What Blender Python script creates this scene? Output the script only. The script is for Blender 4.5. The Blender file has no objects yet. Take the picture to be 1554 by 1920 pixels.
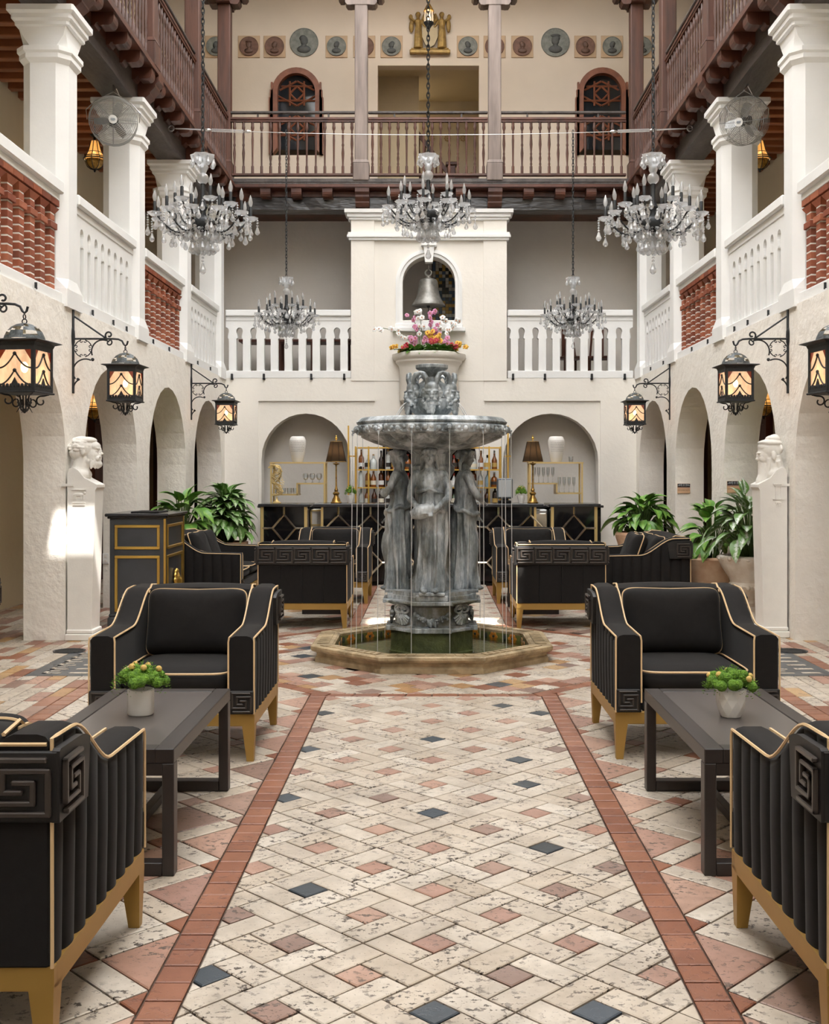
import bpy, math, random
from math import pi, sin, cos, tan, radians, sqrt, atan2
from mathutils import Vector, Matrix
from mathutils.geometry import tessellate_polygon

random.seed(7)
SC = bpy.context.scene
COL = SC.collection

# ------------------------------------------------------------------ camera, sky, sun, exposure
cam_d = bpy.data.cameras.new('camera')
cam = bpy.data.objects.new('camera', cam_d)
COL.objects.link(cam)
cam.location = (0, 0, 1.5)
cam.rotation_euler = (pi / 2, 0, 0)
cam_d.sensor_fit = 'HORIZONTAL'
cam_d.sensor_width = 36.0
cam_d.lens = 36.0 * 2075 / 1554
cam_d.shift_x = -30.0 / 1554
cam_d.shift_y = -72.0 / 1554
cam_d.clip_end = 200
SC.camera = cam

world = bpy.data.worlds.new('world')
SC.world = world
world.use_nodes = True
bgn = world.node_tree.nodes['Background']
bgn.inputs['Color'].default_value = (0.93, 0.97, 1.0, 1)
bgn.inputs['Strength'].default_value = 3.0

SUN_EL, SUN_AZ = radians(58.2), radians(14.9)     # sun behind the camera, to the right
sun_d = bpy.data.lights.new('sun', 'SUN')
sun_d.energy = 22.0
sun_d.angle = radians(0.5)
sun_d.color = (1.0, 0.96, 0.9)
sun = bpy.data.objects.new('sun', sun_d)
COL.objects.link(sun)
SUN_DIR = Vector((-sin(SUN_AZ) * cos(SUN_EL), cos(SUN_AZ) * cos(SUN_EL), -sin(SUN_EL)))
sun.rotation_euler = SUN_DIR.to_track_quat('-Z', 'Y').to_euler()
sun.location = (3, -8, 20)

vs = SC.view_settings
vs.view_transform = 'Standard'
vs.look = 'None'
vs.exposure = 0.0
vs.gamma = 1.0
vs.use_curve_mapping = False
cy = SC.cycles
cy.max_bounces = 6
cy.diffuse_bounces = 4
cy.use_adaptive_sampling = True
cy.adaptive_threshold = 0.02
cy.glossy_bounces = 3
cy.transmission_bounces = 3
cy.transparent_max_bounces = 10
cy.caustics_reflective = False
cy.caustics_refractive = False
cy.sample_clamp_indirect = 6.0
cy.use_denoising = True

# ------------------------------------------------------------------ helpers
def S(r, g, b):
    def f(c):
        c /= 255.0
        return c / 12.92 if c <= 0.04045 else ((c + 0.055) / 1.055) ** 2.4
    return (f(r), f(g), f(b))

def mul(c, k):
    return tuple(min(1.0, x * k) for x in c)

class MB:
    """collects shapes; build() links them as ONE mesh object"""
    def __init__(s):
        s.v = []; s.f = []; s.sm = []; s.mi = []
        s.M = None; s.mat = 0
    def add(s, vs, fs, smooth=False):
        o = len(s.v)
        if s.M is not None:
            M = s.M
            vs = [tuple(M @ Vector(p)) for p in vs]
        s.v.extend(vs)
        for f in fs:
            s.f.append(tuple(o + i for i in f)); s.sm.append(smooth); s.mi.append(s.mat)
        return s
    def box(s, x0, x1, y0, y1, z0, z1, c=0.0):
        if c <= 0:
            v = [(x0,y0,z0),(x1,y0,z0),(x1,y1,z0),(x0,y1,z0),(x0,y0,z1),(x1,y0,z1),(x1,y1,z1),(x0,y1,z1)]
            return s.add(v, [(0,3,2,1),(4,5,6,7),(0,1,5,4),(1,2,6,5),(2,3,7,6),(3,0,4,7)])
        # chamfered on every edge
        c = min(c, (x1-x0)*.45, (y1-y0)*.45, (z1-z0)*.45)
        v = []; idx = {}
        for i, X in enumerate((x0, x1)):
            for j, Y in enumerate((y0, y1)):
                for k, Z in enumerate((z0, z1)):
                    sx = c if i == 0 else -c; sy = c if j == 0 else -c; sz = c if k == 0 else -c
                    idx[i,j,k,0] = len(v); v.append((X, Y+sy, Z+sz))
                    idx[i,j,k,1] = len(v); v.append((X+sx, Y, Z+sz))
                    idx[i,j,k,2] = len(v); v.append((X+sx, Y+sy, Z))
        f = []
        g = idx
        f.append((g[0,0,0,0],g[0,0,1,0],g[0,1,1,0],g[0,1,0,0])); f.append((g[1,0,0,0],g[1,1,0,0],g[1,1,1,0],g[1,0,1,0]))
        f.append((g[0,0,0,1],g[1,0,0,1],g[1,0,1,1],g[0,0,1,1])); f.append((g[0,1,0,1],g[0,1,1,1],g[1,1,1,1],g[1,1,0,1]))
        f.append((g[0,0,0,2],g[0,1,0,2],g[1,1,0,2],g[1,0,0,2])); f.append((g[0,0,1,2],g[1,0,1,2],g[1,1,1,2],g[0,1,1,2]))
        for k in (0,1):
            for j in (0,1):
                a=(g[0,j,k,1],g[1,j,k,1],g[1,j,k,2],g[0,j,k,2]); f.append(a if (j==k) == False else a[::-1])
            for i in (0,1):
                a=(g[i,0,k,0],g[i,1,k,0],g[i,1,k,2],g[i,0,k,2]); f.append(a if (i==k) else a[::-1])
        for i in (0,1):
            for j in (0,1):
                a=(g[i,j,0,0],g[i,j,1,0],g[i,j,1,1],g[i,j,0,1]); f.append(a if (i==j)==False else a[::-1])
        for i in (0,1):
            for j in (0,1):
                for k in (0,1):
                    a=(g[i,j,k,0],g[i,j,k,1],g[i,j,k,2]); f.append(a if (i+j+k)%2==1 else a[::-1])
        return s.add(v, f)
    def prism(s, poly, a, b, axis='z', holes=(), smooth=False):
        """poly: 2-D outline (with holes) pushed along axis. axis x: (y,z); y: (x,z); z: (x,y)"""
        def P(p, t):
            return (t,p[0],p[1]) if axis=='x' else (p[0],t,p[1]) if axis=='y' else (p[0],p[1],t)
        loops = [list(poly)] + [list(h) for h in holes]
        flat = [p for l in loops for p in l]
        n = len(flat)
        v = [P(p,a) for p in flat] + [P(p,b) for p in flat]
        fs = []
        if not holes and len(poly) <= 4:
            tris = [tuple(range(n))]
        else:
            tris = [tuple(t) for t in tessellate_polygon([[Vector((p[0],p[1],0)) for p in l] for l in loops])]
        for t in tris:
            fs.append(tuple(t)); fs.append(tuple(n+i for i in reversed(t)))
        s.add(v, fs)
        sides = []; off = 0
        for l in loops:
            m = len(l)
            for i in range(m):
                j = (i+1) % m
                sides.append((off+i, off+j, n+off+j, n+off+i))
            off += m
        o = len(s.v) - len(v)
        for f in sides:
            s.f.append(tuple(o+i for i in f)); s.sm.append(smooth); s.mi.append(s.mat)
        return s
    def lathe(s, prof, seg=16, c=(0,0,0), smooth=True, a0=0.0, a1=2*pi, rf=None, skip=None, cap=True, twist=0.0):
        full = abs(a1-a0-2*pi) < 1e-6
        n = seg if full else seg+1
        v = []
        for k,(r,z) in enumerate(prof):
            for i in range(n):
                a = a0 + (a1-a0)*i/seg + twist
                rr = r*(rf(a,z,k) if rf else 1.0)
                v.append((c[0]+rr*cos(a), c[1]+rr*sin(a), c[2]+z))
        f = []
        for k in range(len(prof)-1):
            for i in range(seg):
                if skip and skip(k,i): continue
                j = (i+1) % n
                f.append((k*n+i, k*n+j, (k+1)*n+j, (k+1)*n+i))
        if cap and full:
            if prof[0][0] > 1e-5: f.append(tuple(range(n-1,-1,-1)))
            if prof[-1][0] > 1e-5: f.append(tuple((len(prof)-1)*n+i for i in range(n)))
        return s.add(v, f, smooth)
    def loft(s, rings, smooth=True, cap=True, closed=False):
        n = len(rings[0]); v = [p for r in rings for p in r]; f = []
        m = len(rings)
        for k in range(m if closed else m-1):
            k2 = (k+1) % m
            for i in range(n):
                j = (i+1) % n
                f.append((k*n+i, k*n+j, k2*n+j, k2*n+i))
        if cap and not closed:
            f.append(tuple(range(n-1,-1,-1))); f.append(tuple((m-1)*n+i for i in range(n)))
        return s.add(v, f, smooth)
    def tube(s, pts, r=0.01, seg=6, closed=False, cap=True, smooth=True, flat=1.0):
        pts = [Vector(p) for p in pts]; n = len(pts)
        rs = r if isinstance(r,(list,tuple)) else [r]*n
        rings = []; up = None
        for i in range(n):
            if closed: t = pts[(i+1)%n]-pts[i-1]
            else: t = pts[min(i+1,n-1)]-pts[max(i-1,0)]
            if t.length < 1e-9: t = Vector((0,0,1))
            t.normalize()
            if up is None:
                up = Vector((0,0,1)) if abs(t.z) < .95 else Vector((0,1,0))
            u = up - t*up.dot(t)
            if u.length < 1e-6: u = t.orthogonal()
            u.normalize(); w = t.cross(u); up = u
            rings.append([tuple(pts[i] + (u*cos(2*pi*k/seg) + w*sin(2*pi*k/seg)*flat)*rs[i]) for k in range(seg)])
        return s.loft(rings, smooth, cap, closed)
    def ell(s, c, r, seg=12, ring=8, M=None):
        if not isinstance(r,(list,tuple)): r = (r,r,r)
        prof = [(sin(pi*k/ring), -cos(pi*k/ring)) for k in range(ring+1)]
        v = []; f = []
        v.append((0,0,-1))
        for k in range(1,ring):
            for i in range(seg):
                a = 2*pi*i/seg; v.append((prof[k][0]*cos(a), prof[k][0]*sin(a), prof[k][1]))
        v.append((0,0,1)); T = len(v)-1
        for i in range(seg):
            j=(i+1)%seg
            f.append((0,1+j,1+i)); f.append((T,T-seg+i,T-seg+j))
            for k in range(ring-2):
                f.append((1+k*seg+i,1+k*seg+j,1+(k+1)*seg+j,1+(k+1)*seg+i))
        out = []
        for p in v:
            q = Vector((p[0]*r[0],p[1]*r[1],p[2]*r[2]))
            if M is not None: q = M @ q
            out.append((q.x+c[0],q.y+c[1],q.z+c[2]))
        return s.add(out, f, True)
    def torus(s, c, R, r, axis='z', seg=20, sub=6):
        pts=[]
        for i in range(seg):
            a=2*pi*i/seg; x,y=R*cos(a),R*sin(a)
            pts.append((c[0]+x,c[1]+y,c[2]) if axis=='z' else (c[0]+x,c[1],c[2]+y) if axis=='y' else (c[0],c[1]+x,c[2]+y))
        return s.tube(pts,r,sub,closed=True)
    def mesh(s, name, mats, sharp=40):
        me = bpy.data.meshes.new(name)
        me.from_pydata(s.v, [], s.f)
        me.polygons.foreach_set('use_smooth', s.sm)
        me.polygons.foreach_set('material_index', s.mi)
        for m in (mats if isinstance(mats,(list,tuple)) else [mats]): me.materials.append(m)
        me.update()
        if any(s.sm) and sharp: me.set_sharp_from_angle(angle=radians(sharp))
        return me
    def build(s, name, mats, parent=None, loc=None, rz=0.0, sharp=40):
        return obj(name, s.mesh(name, mats, sharp), parent, loc, rz)

def obj(name, data, parent=None, loc=None, rz=0.0, rot=None, scale=None):
    o = bpy.data.objects.new(name, data)
    COL.objects.link(o)
    if parent is not None: o.parent = parent
    if loc is not None: o.location = loc
    if rot is not None: o.rotation_euler = rot
    elif rz: o.rotation_euler = (0,0,rz)
    if scale is not None: o.scale = scale if isinstance(scale,(tuple,list)) else (scale,)*3
    return o

def tag(o, label, cat=None, group=None, kind=None):
    if label: o['label'] = label
    if cat: o['category'] = cat
    if group: o['group'] = group
    if kind: o['kind'] = kind
    return o

def struct(o, label=None):
    o['kind'] = 'structure'
    if label: o['label'] = label
    return o

def thing(name, label, cat, loc=(0,0,0), rz=0.0, group=None):
    o = obj(name, None, None, loc, rz)
    o.empty_display_size = 0.1
    return tag(o, label, cat, group)

def copy_tree(o, parent=None):
    c = o.copy(); COL.objects.link(c)
    if parent is not None: c.parent = parent
    for ch in list(o.children): copy_tree(ch, c)
    return c

def fuse(mb, voxel, smooth=2):
    """join overlapping shapes into one continuous skin"""
    me = mb.mesh('tmp', [], 0)
    o = bpy.data.objects.new('tmp', me); COL.objects.link(o)
    m = o.modifiers.new('r','REMESH'); m.mode = 'VOXEL'; m.voxel_size = voxel
    if smooth:
        q = o.modifiers.new('s','SMOOTH'); q.iterations = smooth; q.factor = .5
    dg = bpy.context.evaluated_depsgraph_get()
    out = bpy.data.meshes.new_from_object(o.evaluated_get(dg))
    bpy.data.objects.remove(o); bpy.data.meshes.remove(me)
    out.polygons.foreach_set('use_smooth', [True]*len(out.polygons))
    return out

def text_mesh(body, size, mat, align='CENTER', depth=0.0):
    cu = bpy.data.curves.new('t','FONT'); cu.body = body; cu.size = size; cu.align_x = align; cu.align_y='CENTER'; cu.extrude = depth
    cu.resolution_u = 3
    o = bpy.data.objects.new('t', cu); COL.objects.link(o)
    dg = bpy.context.evaluated_depsgraph_get()
    me = bpy.data.meshes.new_from_object(o.evaluated_get(dg))
    bpy.data.objects.remove(o); bpy.data.curves.remove(cu)
    me.materials.clear(); me.materials.append(mat)
    return me

def arc(cx, cz, r, a0, a1, n, rz=None):
    rz = r if rz is None else rz
    return [(cx+r*cos(radians(a0+(a1-a0)*i/n)), cz+rz*sin(radians(a0+(a1-a0)*i/n))) for i in range(n+1)]

def clip(poly, a, b, c):
    """keep a*x+b*y<=c"""
    out=[]; n=len(poly)
    for i in range(n):
        p=poly[i]; q=poly[(i+1)%n]
        dp=a*p[0]+b*p[1]-c; dq=a*q[0]+b*q[1]-c
        if dp<=0: out.append(p)
        if (dp<0)!=(dq<0) and abs(dp-dq)>1e-12:
            t=dp/(dp-dq); out.append((p[0]+t*(q[0]-p[0]),p[1]+t*(q[1]-p[1])))
    return out
def area(p):
    return .5*sum(p[i][0]*p[(i+1)%len(p)][1]-p[(i+1)%len(p)][0]*p[i][1] for i in range(len(p)))
def inset(poly, d):
    """shrink a convex polygon by d"""
    if area(poly)<0: poly=poly[::-1]
    out=list(poly); n=len(poly)
    for i in range(n):
        p=poly[i]; q=poly[(i+1)%n]; dx,dy=q[0]-p[0],q[1]-p[1]; L=sqrt(dx*dx+dy*dy)
        if L<1e-6: continue
        nx,ny=dy/L,-dx/L
        out=clip(out,nx,ny,nx*p[0]+ny*p[1]-d)
        if len(out)<3: return []
    res=[]
    for p in out:
        if not res or (abs(p[0]-res[-1][0])+abs(p[1]-res[-1][1]))>1e-5: res.append(p)
    if len(res)>1 and (abs(res[0][0]-res[-1][0])+abs(res[0][1]-res[-1][1]))<1e-5: res.pop()
    return res if len(res)>=3 else []

# ------------------------------------------------------------------ materials
class NT:
    def __init__(s, name):
        s.m = bpy.data.materials.new(name); s.m.use_nodes = True
        s.t = s.m.node_tree; s.n = s.t.nodes; s.l = s.t.links
        s.b = s.n['Principled BSDF']; s.out = s.n['Material Output']
        s.pos = None
    def new(s, t, **kw):
        x = s.n.new(t)
        for k,v in kw.items(): setattr(x,k,v)
        return x
    def link(s,a,b): s.l.new(a,b)
    def position(s):
        if s.pos is None: s.pos = s.new('ShaderNodeNewGeometry')
        return s.pos.outputs['Position']
    def noise(s, scale, detail=4, rough=.55, stretch=None):
        x = s.new('ShaderNodeTexNoise'); x.inputs['Scale'].default_value = scale
        x.inputs['Detail'].default_value = detail; x.inputs['Roughness'].default_value = rough
        src = s.position()
        if stretch:
            mp = s.new('ShaderNodeMapping'); mp.inputs['Scale'].default_value = stretch; s.link(src, mp.inputs[0]); src = mp.outputs[0]
        s.link(src, x.inputs['Vector']); return x.outputs['Fac']
    def ramp(s, fac, stops):
        x = s.new('ShaderNodeValToRGB'); e = x.color_ramp.elements
        e[0].position = stops[0][0]; e[0].color = (*stops[0][1],1)
        e[1].position = stops[-1][0]; e[1].color = (*stops[-1][1],1)
        for p,c in stops[1:-1]:
            q = e.new(p); q.color = (*c,1)
        s.link(fac, x.inputs[0]); return x.outputs[0]
    def mix(s, fac, a, b, mode='MIX'):
        x = s.new('ShaderNodeMix'); x.data_type='RGBA'; x.blend_type = mode
        for v,i in ((fac,0),(a,6),(b,7)):
            if isinstance(v,(int,float)): x.inputs[i].default_value = v
            elif isinstance(v,tuple): x.inputs[i].default_value = (*v,1)
            else: s.link(v, x.inputs[i])
        return x.outputs[2]
    def bump(s, h, strength=.3, dist=.01):
        x = s.new('ShaderNodeBump'); x.inputs['Strength'].default_value = strength; x.inputs['Distance'].default_value = dist
        s.link(h, x.inputs['Height']); s.link(x.outputs[0], s.b.inputs['Normal'])
    def set(s, **kw):
        for k,v in kw.items():
            i = s.b.inputs[k]
            if isinstance(v,tuple): i.default_value = (*v,1)
            elif isinstance(v,(int,float)): i.default_value = v
            else: s.link(v,i)
        return s

def M(name, c, rough=.6, metal=0.0, var=.12, vs=6.0, bump=0.0, bs=40.0, bd=.01, c2=None, stretch=None, **kw):
    n = NT(name)
    if var or c2:
        f = n.noise(vs, 3, .6, stretch)
        col = n.ramp(f, [(.3, c2 if c2 else mul(c,1-var)), (.68, c)])
        n.set(**{'Base Color':col})
    else: n.set(**{'Base Color':c})
    n.set(Roughness=rough, Metallic=metal)
    if bump: n.bump(n.noise(bs,3,.6,stretch), bump, bd)
    if kw: n.set(**{k.replace('_',' '):v for k,v in kw.items()})
    return n.m

def rnd(n):
    """one random number for each loose piece or object"""
    g = n.new('ShaderNodeNewGeometry'); o = n.new('ShaderNodeObjectInfo')
    a = n.new('ShaderNodeMath', operation='ADD'); n.link(g.outputs['Random Per Island'], a.inputs[0]); n.link(o.outputs['Random'], a.inputs[1])
    f = n.new('ShaderNodeMath', operation='FRACT'); n.link(a.outputs[0], f.inputs[0]); return f.outputs[0]

def stone(name, cols, pit=(.085,.065,.05), pits=.5, rough=.42, pscale=38, dirt=.35, spec=.5):
    n = NT(name)
    base = n.ramp(rnd(n), [(i/(len(cols)-1),c) for i,c in enumerate(cols)])
    cloud = n.ramp(n.noise(9,4,.65), [(.35,(.72,.69,.65)),(.62,(1,1,1))])
    base = n.mix(.6, base, cloud, 'MULTIPLY')
    blot = n.ramp(n.noise(2.6,4,.7), [(.46,(0,0,0)),(.66,(dirt,)*3)])
    base = n.mix(blot, base, mul(cols[0],.42))
    p1 = n.noise(pscale*.8,3,.7,(1,1.3,1)); thr = .555
    pm = n.ramp(p1, [(thr,(0,0,0)),(thr+.045,(1,1,1))])
    gate = n.ramp(n.noise(5,3,.6), [(.40,(0,0,0)),(.58,(pits,)*3)])
    pm = n.mix(1.0, pm, gate, 'MULTIPLY')
    p2 = n.ramp(n.noise(pscale*2.6,2,.5), [(.66,(0,0,0)),(.70,(.5*pits,)*3)])
    pm = n.mix(1.0, pm, p2, 'ADD')
    base = n.mix(pm, base, pit)
    n.set(**{'Base Color':base}, Roughness=rough)
    n.set(**{'Specular IOR Level':spec})
    inv = n.new('ShaderNodeInvert'); n.link(pm, inv.inputs['Color'])
    n.bump(inv.outputs[0], .5, .004)
    return n.m

m_stucco = M('stucco_cream', S(243,238,229), .9, var=.06, vs=1.2, bump=.2, bs=14, bd=.02)
m_stucco_rough = M('stucco_rough', S(244,239,230), .9, var=.05, vs=2.0, bump=.55, bs=8, bd=.03)
m_white = M('white_paint', S(240,240,238), .6, var=.05, vs=2.5, bump=.1, bs=30)
m_tan = M('tan_plaster', S(220,204,172), .9, var=.08, vs=1.0, bump=.2, bs=12, bd=.02)
m_grey = M('grey_plaster', S(236,230,222), .9, var=.07, vs=1.1, bump=.3, bs=10, bd=.02)
m_grout = M('grout', S(74,60,50), .9, var=.3, vs=8)
CREAM = [S(184,170,152),S(206,195,180),S(195,181,163),S(211,201,187),S(191,178,162)]
m_cream = stone('travertine_cream', CREAM, pits=1.0)
m_pink = stone('travertine_pink', [S(182,144,126),S(158,122,108),S(190,154,134),S(136,114,104),S(178,136,116)], pits=.9)
m_red = stone('marble_red', [S(144,94,70),S(158,108,84),S(134,86,66),S(150,100,76)], pit=S(92,58,46), pits=.6, rough=.35, dirt=.2)
m_slate = stone('slate_blue', [S(62,70,76),S(76,84,92),S(56,62,66)], pit=S(40,42,44), pits=.2, rough=.3, dirt=.15)
m_gold_stone = stone('stone_ochre', [S(188,150,104),S(172,132,90),S(196,164,122)], pits=.6)
m_brick = stone('brick_red', [S(168,98,72),S(142,80,60),S(182,114,86),S(156,92,70),S(124,76,62)], pit=S(120,66,50), pits=.25, rough=.85, dirt=.3, spec=.25)
m_mortar = M('mortar', S(232,226,218), .95, var=.1)
m_wood = M('wood_redbrown', S(98,56,40), .45, c2=S(64,36,27), vs=4, stretch=(1,1,.25), bump=.15, bs=30)
m_wood_win = M('window_wood', S(150,94,68), .5, c2=S(116,70,50), vs=6)
m_wood_up = M('wood_upright', S(92,58,45), .5, c2=S(62,40,33), vs=9, stretch=(1,1,.12), bump=.2, bs=30)
m_wood_grey = M('wood_weathered', S(146,132,124), .7, c2=S(108,96,90), vs=9, stretch=(1,1,.12), bump=.25, bs=30)
m_wood_orange = M('wood_joist', S(150,88,50), .55, c2=S(112,62,36), vs=5, stretch=(.25,1,1))
m_beam = M('beam_dark', S(84,76,72), .5, c2=S(52,46,44), vs=5, stretch=(1,.25,1), bump=.5, bs=10, bd=.03)
m_door = M('door_wood', S(92,46,28), .5, c2=S(60,30,20), vs=10, stretch=(1,1,.1))
m_fabric = M('black_fabric', S(33,31,30), .85, var=.2, vs=30, bump=.12, bs=400, bd=.002, **{'Sheen_Weight':.06,'Sheen_Roughness':.4,'Specular_IOR_Level':.18})
m_key = M('black_carving', S(24,22,21), .5, var=.1)
m_keybar = M('raised_key', S(62,55,50), .32, var=.1)
m_pipe = M('gold_piping', S(216,184,140), .6, var=.05)
m_goldpaint = M('gold_paint', S(172,136,70), .42, metal=.35, var=.1)
m_gold = M('gold_metal', S(226,186,96), .28, metal=.9, var=.08)
m_palegold = M('pale_gold', S(226,198,136), .35, metal=.5, var=.06)
m_brass = M('antique_brass', S(196,156,84), .35, metal=.85, c2=S(120,90,48), vs=25)
m_table = M('table_dark', S(50,44,42), .38, var=.15, vs=12, stretch=(1,.2,1))
m_tabletop = M('table_top_grey', S(86,80,77), .3, var=.12, vs=12, stretch=(1,.2,1))  # panel grey, lightened to stand in for reflected sky
m_lacq = M('bar_black_gloss', S(22,22,24), .06, var=.05)
m_blackpaint = M('black_paint', S(66,68,72), .35, var=.25, vs=5)
m_bartop = M('bar_top', S(48,48,50), .16, var=.2, vs=10)
m_chrome = M('chrome_strip', S(225,215,198), .16, metal=.95, var=.04)
m_fanwire = M('fan_wire', S(150,150,148), .35, metal=.7, var=.05)
m_steel = M('steel_wire', S(205,205,205), .28, metal=.9, var=.05)
m_iron = M('wrought_iron', S(52,54,56), .5, metal=.4, var=.25, vs=40, bump=.2, bs=120)
m_ironlt = M('lantern_lead', S(104,110,112), .55, metal=.4, c2=S(62,66,68), vs=40, bump=.3, bs=90)
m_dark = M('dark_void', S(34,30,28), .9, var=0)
m_pot = M('stone_pot', S(222,196,166), .8, c2=S(196,150,118), vs=5, bump=.3, bs=40)
m_potwhite = M('pot_white', S(226,218,206), .8, c2=S(200,182,162), vs=6, bump=.3, bs=40)
m_soil = M('soil', S(60,48,38), .95, var=.3, vs=40)
m_porc = M('porcelain_white', S(236,232,226), .35, var=.03)
m_moss = M('moss_green', S(128,172,52), .9, c2=S(70,112,28), vs=60, bump=1.0, bs=110, bd=.02)
m_yellow = M('billy_button', S(226,190,110), .9, var=.15, vs=120, bump=.6, bs=200)
m_plaster_statue = M('plaster_statue', S(240,237,230), .7, var=.05, vs=8, bump=.1, bs=60)
m_bell = M('bell_bronze', S(158,156,150), .45, metal=.6, c2=S(112,110,106), vs=9)
m_screen = M('screen_grey', S(176,180,182), .3, var=.03)
m_plastic = M('grey_plastic', S(86,92,98), .4, var=.03)
m_gilt = M('gilt_plaster', S(182,150,84), .5, metal=.3, c2=S(130,104,58), vs=12)
m_medal = M('medallion_grey', S(140,142,134), .7, c2=S(108,110,104), vs=14)
m_medalbrown = M('medallion_brown', S(134,100,84), .7, c2=S(104,78,66), vs=14)
m_medaldark = M('medallion_relief', S(92,94,92), .7, var=.15, vs=20)
m_medaltan = M('medallion_tile', S(206,178,146), .8, var=.1, vs=6)
m_glassdark = M('window_glass', S(38,42,46), .06, var=.2, vs=6)
m_leafstem = M('stem_green', S(86,110,56), .6, var=.1)

# statue lead: grey with pale runs, dark hollows of dirt and green stain
def lead(name, moss):
    n = NT(name)
    c = n.ramp(n.noise(7,5,.7,(1,1,.28)), [(.32,S(66,72,76)),(.47,S(130,138,142)),(.62,S(202,208,212))])
    g = n.ramp(n.noise(3.2,5,.7), [(.45,(0,0,0)),(.68,(moss,)*3)])
    c = n.mix(g, c, S(96,88,56))
    n.set(**{'Base Color':c}, Roughness=.42, Metallic=.1)
    n.bump(n.noise(46,3,.65), .35, .006)
    return n.m
m_lead = lead('statue_lead', .35)
m_leadmoss = lead('statue_lead_mossy', .8)
m_mossstone = M('pool_stone', S(196,174,138), .5, c2=S(116,98,68), vs=5, bump=.5, bs=30, bd=.02)
m_poolin = M('pool_inner', S(120,120,66), .4, c2=S(74,80,40), vs=6, bump=.3, bs=30)
m_mossbase = M('moss_base', S(96,104,60), .5, c2=S(48,54,30), vs=4, bump=.5, bs=25, bd=.02)
m_tileorange = M('tile_orange', S(206,140,50), .3, c2=S(170,100,40), vs=14)
m_tiledark = M('tile_dark', S(58,66,58), .3, var=.2)
m_tilepale = M('tile_pale', S(190,186,140), .3, var=.1)

def leafmat(name, base, pale, amt):
    n = NT(name)
    tc = n.new('ShaderNodeTexCoord')
    sep = n.new('ShaderNodeSeparateXYZ'); n.link(tc.outputs['Object'], sep.inputs[0])
    ab = n.new('ShaderNodeMath', operation='ABSOLUTE'); n.link(sep.outputs['X'], ab.inputs[0])
    ns = n.noise(42,4,.7)
    ad = n.new('ShaderNodeMath', operation='MULTIPLY_ADD'); n.link(ns, ad.inputs[0]); ad.inputs[1].default_value=.08; n.link(ab.outputs[0], ad.inputs[2])
    k = n.ramp(ad.outputs[0], [(.035,(amt,)*3),(.062,(0,0,0))])
    c = n.mix(k, n.ramp(rnd(n), [(0,mul(base,.75)),(1,mul(base,1.25))]), pale)
    n.set(**{'Base Color':c}, Roughness=.35)
    n.set(**{'Subsurface Weight':0.0,'Transmission Weight':0.0})
    return n.m
m_leaf = leafmat('leaf_variegated', S(92,134,60), S(190,208,166), .75)
m_leaf2 = leafmat('leaf_green', S(92,138,58), S(160,190,90), .55)
m_leafsilver = leafmat('leaf_silver', S(94,130,66), S(224,228,220), .95)
m_leafdark = leafmat('leaf_orchid', S(92,138,60), S(140,176,90), .4)

def emis(name, c, strength, mixt=0.0, base=None):
    n = NT(name)
    e = n.new('ShaderNodeEmission'); e.inputs[0].default_value=(*c,1); e.inputs[1].default_value=strength
    if mixt:
        t = n.new('ShaderNodeBsdfTransparent'); x = n.new('ShaderNodeMixShader'); x.inputs[0].default_value=mixt
        n.link(e.outputs[0],x.inputs[1]); n.link(t.outputs[0],x.inputs[2]); n.link(x.outputs[0],n.out.inputs[0])
    else: n.link(e.outputs[0], n.out.inputs[0])
    return n.m
m_bulb_on = emis('bulb_lit', (1,.80,.5), 45)
def pane(name, c, strength, tr):
    n = NT(name)
    col = n.ramp(n.noise(16,4,.6,(1,1,.35)), [(.35,mul(c,.62)),(.65,c)])
    e = n.new('ShaderNodeEmission'); n.link(col,e.inputs[0]); e.inputs[1].default_value=strength
    t = n.new('ShaderNodeBsdfTransparent'); t.inputs[0].default_value=(1,.82,.6,1)
    g = n.new('ShaderNodeBsdfGlossy'); g.inputs['Roughness'].default_value=.15
    x = n.new('ShaderNodeMixShader'); x.inputs[0].default_value=tr; n.link(e.outputs[0],x.inputs[1]); n.link(t.outputs[0],x.inputs[2])
    y = n.new('ShaderNodeMixShader'); y.inputs[0].default_value=.08; n.link(x.outputs[0],y.inputs[1]); n.link(g.outputs[0],y.inputs[2])
    n.link(y.outputs[0], n.out.inputs[0]); return n.m
m_pane = pane('lantern_glass_lit', S(255,208,166), 1.6, .4)
m_amber = pane('amber_glass_lit', S(250,176,90), 1.5, .3)
m_redglass = pane('red_glass', S(170,60,40), .5, .2)
def crystal(name, tint, tr, df, gl_r=.04, shadow=True):
    n = NT(name)
    t = n.new('ShaderNodeBsdfTransparent'); t.inputs[0].default_value=(*tint,1)
    g = n.new('ShaderNodeBsdfGlossy'); g.inputs['Roughness'].default_value=gl_r
    d = n.new('ShaderNodeBsdfDiffuse'); d.inputs[0].default_value=(.95,.95,.95,1)
    tl = n.new('ShaderNodeBsdfTranslucent'); tl.inputs[0].default_value=(.95,.95,.95,1)
    dd = n.new('ShaderNodeMixShader'); dd.inputs[0].default_value=.5; n.link(d.outputs[0],dd.inputs[1]); n.link(tl.outputs[0],dd.inputs[2])
    fr = n.new('ShaderNodeLayerWeight'); fr.inputs[0].default_value=.45
    a = n.new('ShaderNodeMixShader'); n.link(fr.outputs['Facing'],a.inputs[0]); n.link(t.outputs[0],a.inputs[1]); n.link(g.outputs[0],a.inputs[2])
    b = n.new('ShaderNodeMixShader'); b.inputs[0].default_value=df; n.link(a.outputs[0],b.inputs[1]); n.link(dd.outputs[0],b.inputs[2])
    n.link(b.outputs[0], n.out.inputs[0]); return n.m
m_crystal = crystal('crystal', (.88,.90,.92), .5, .30)
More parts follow.
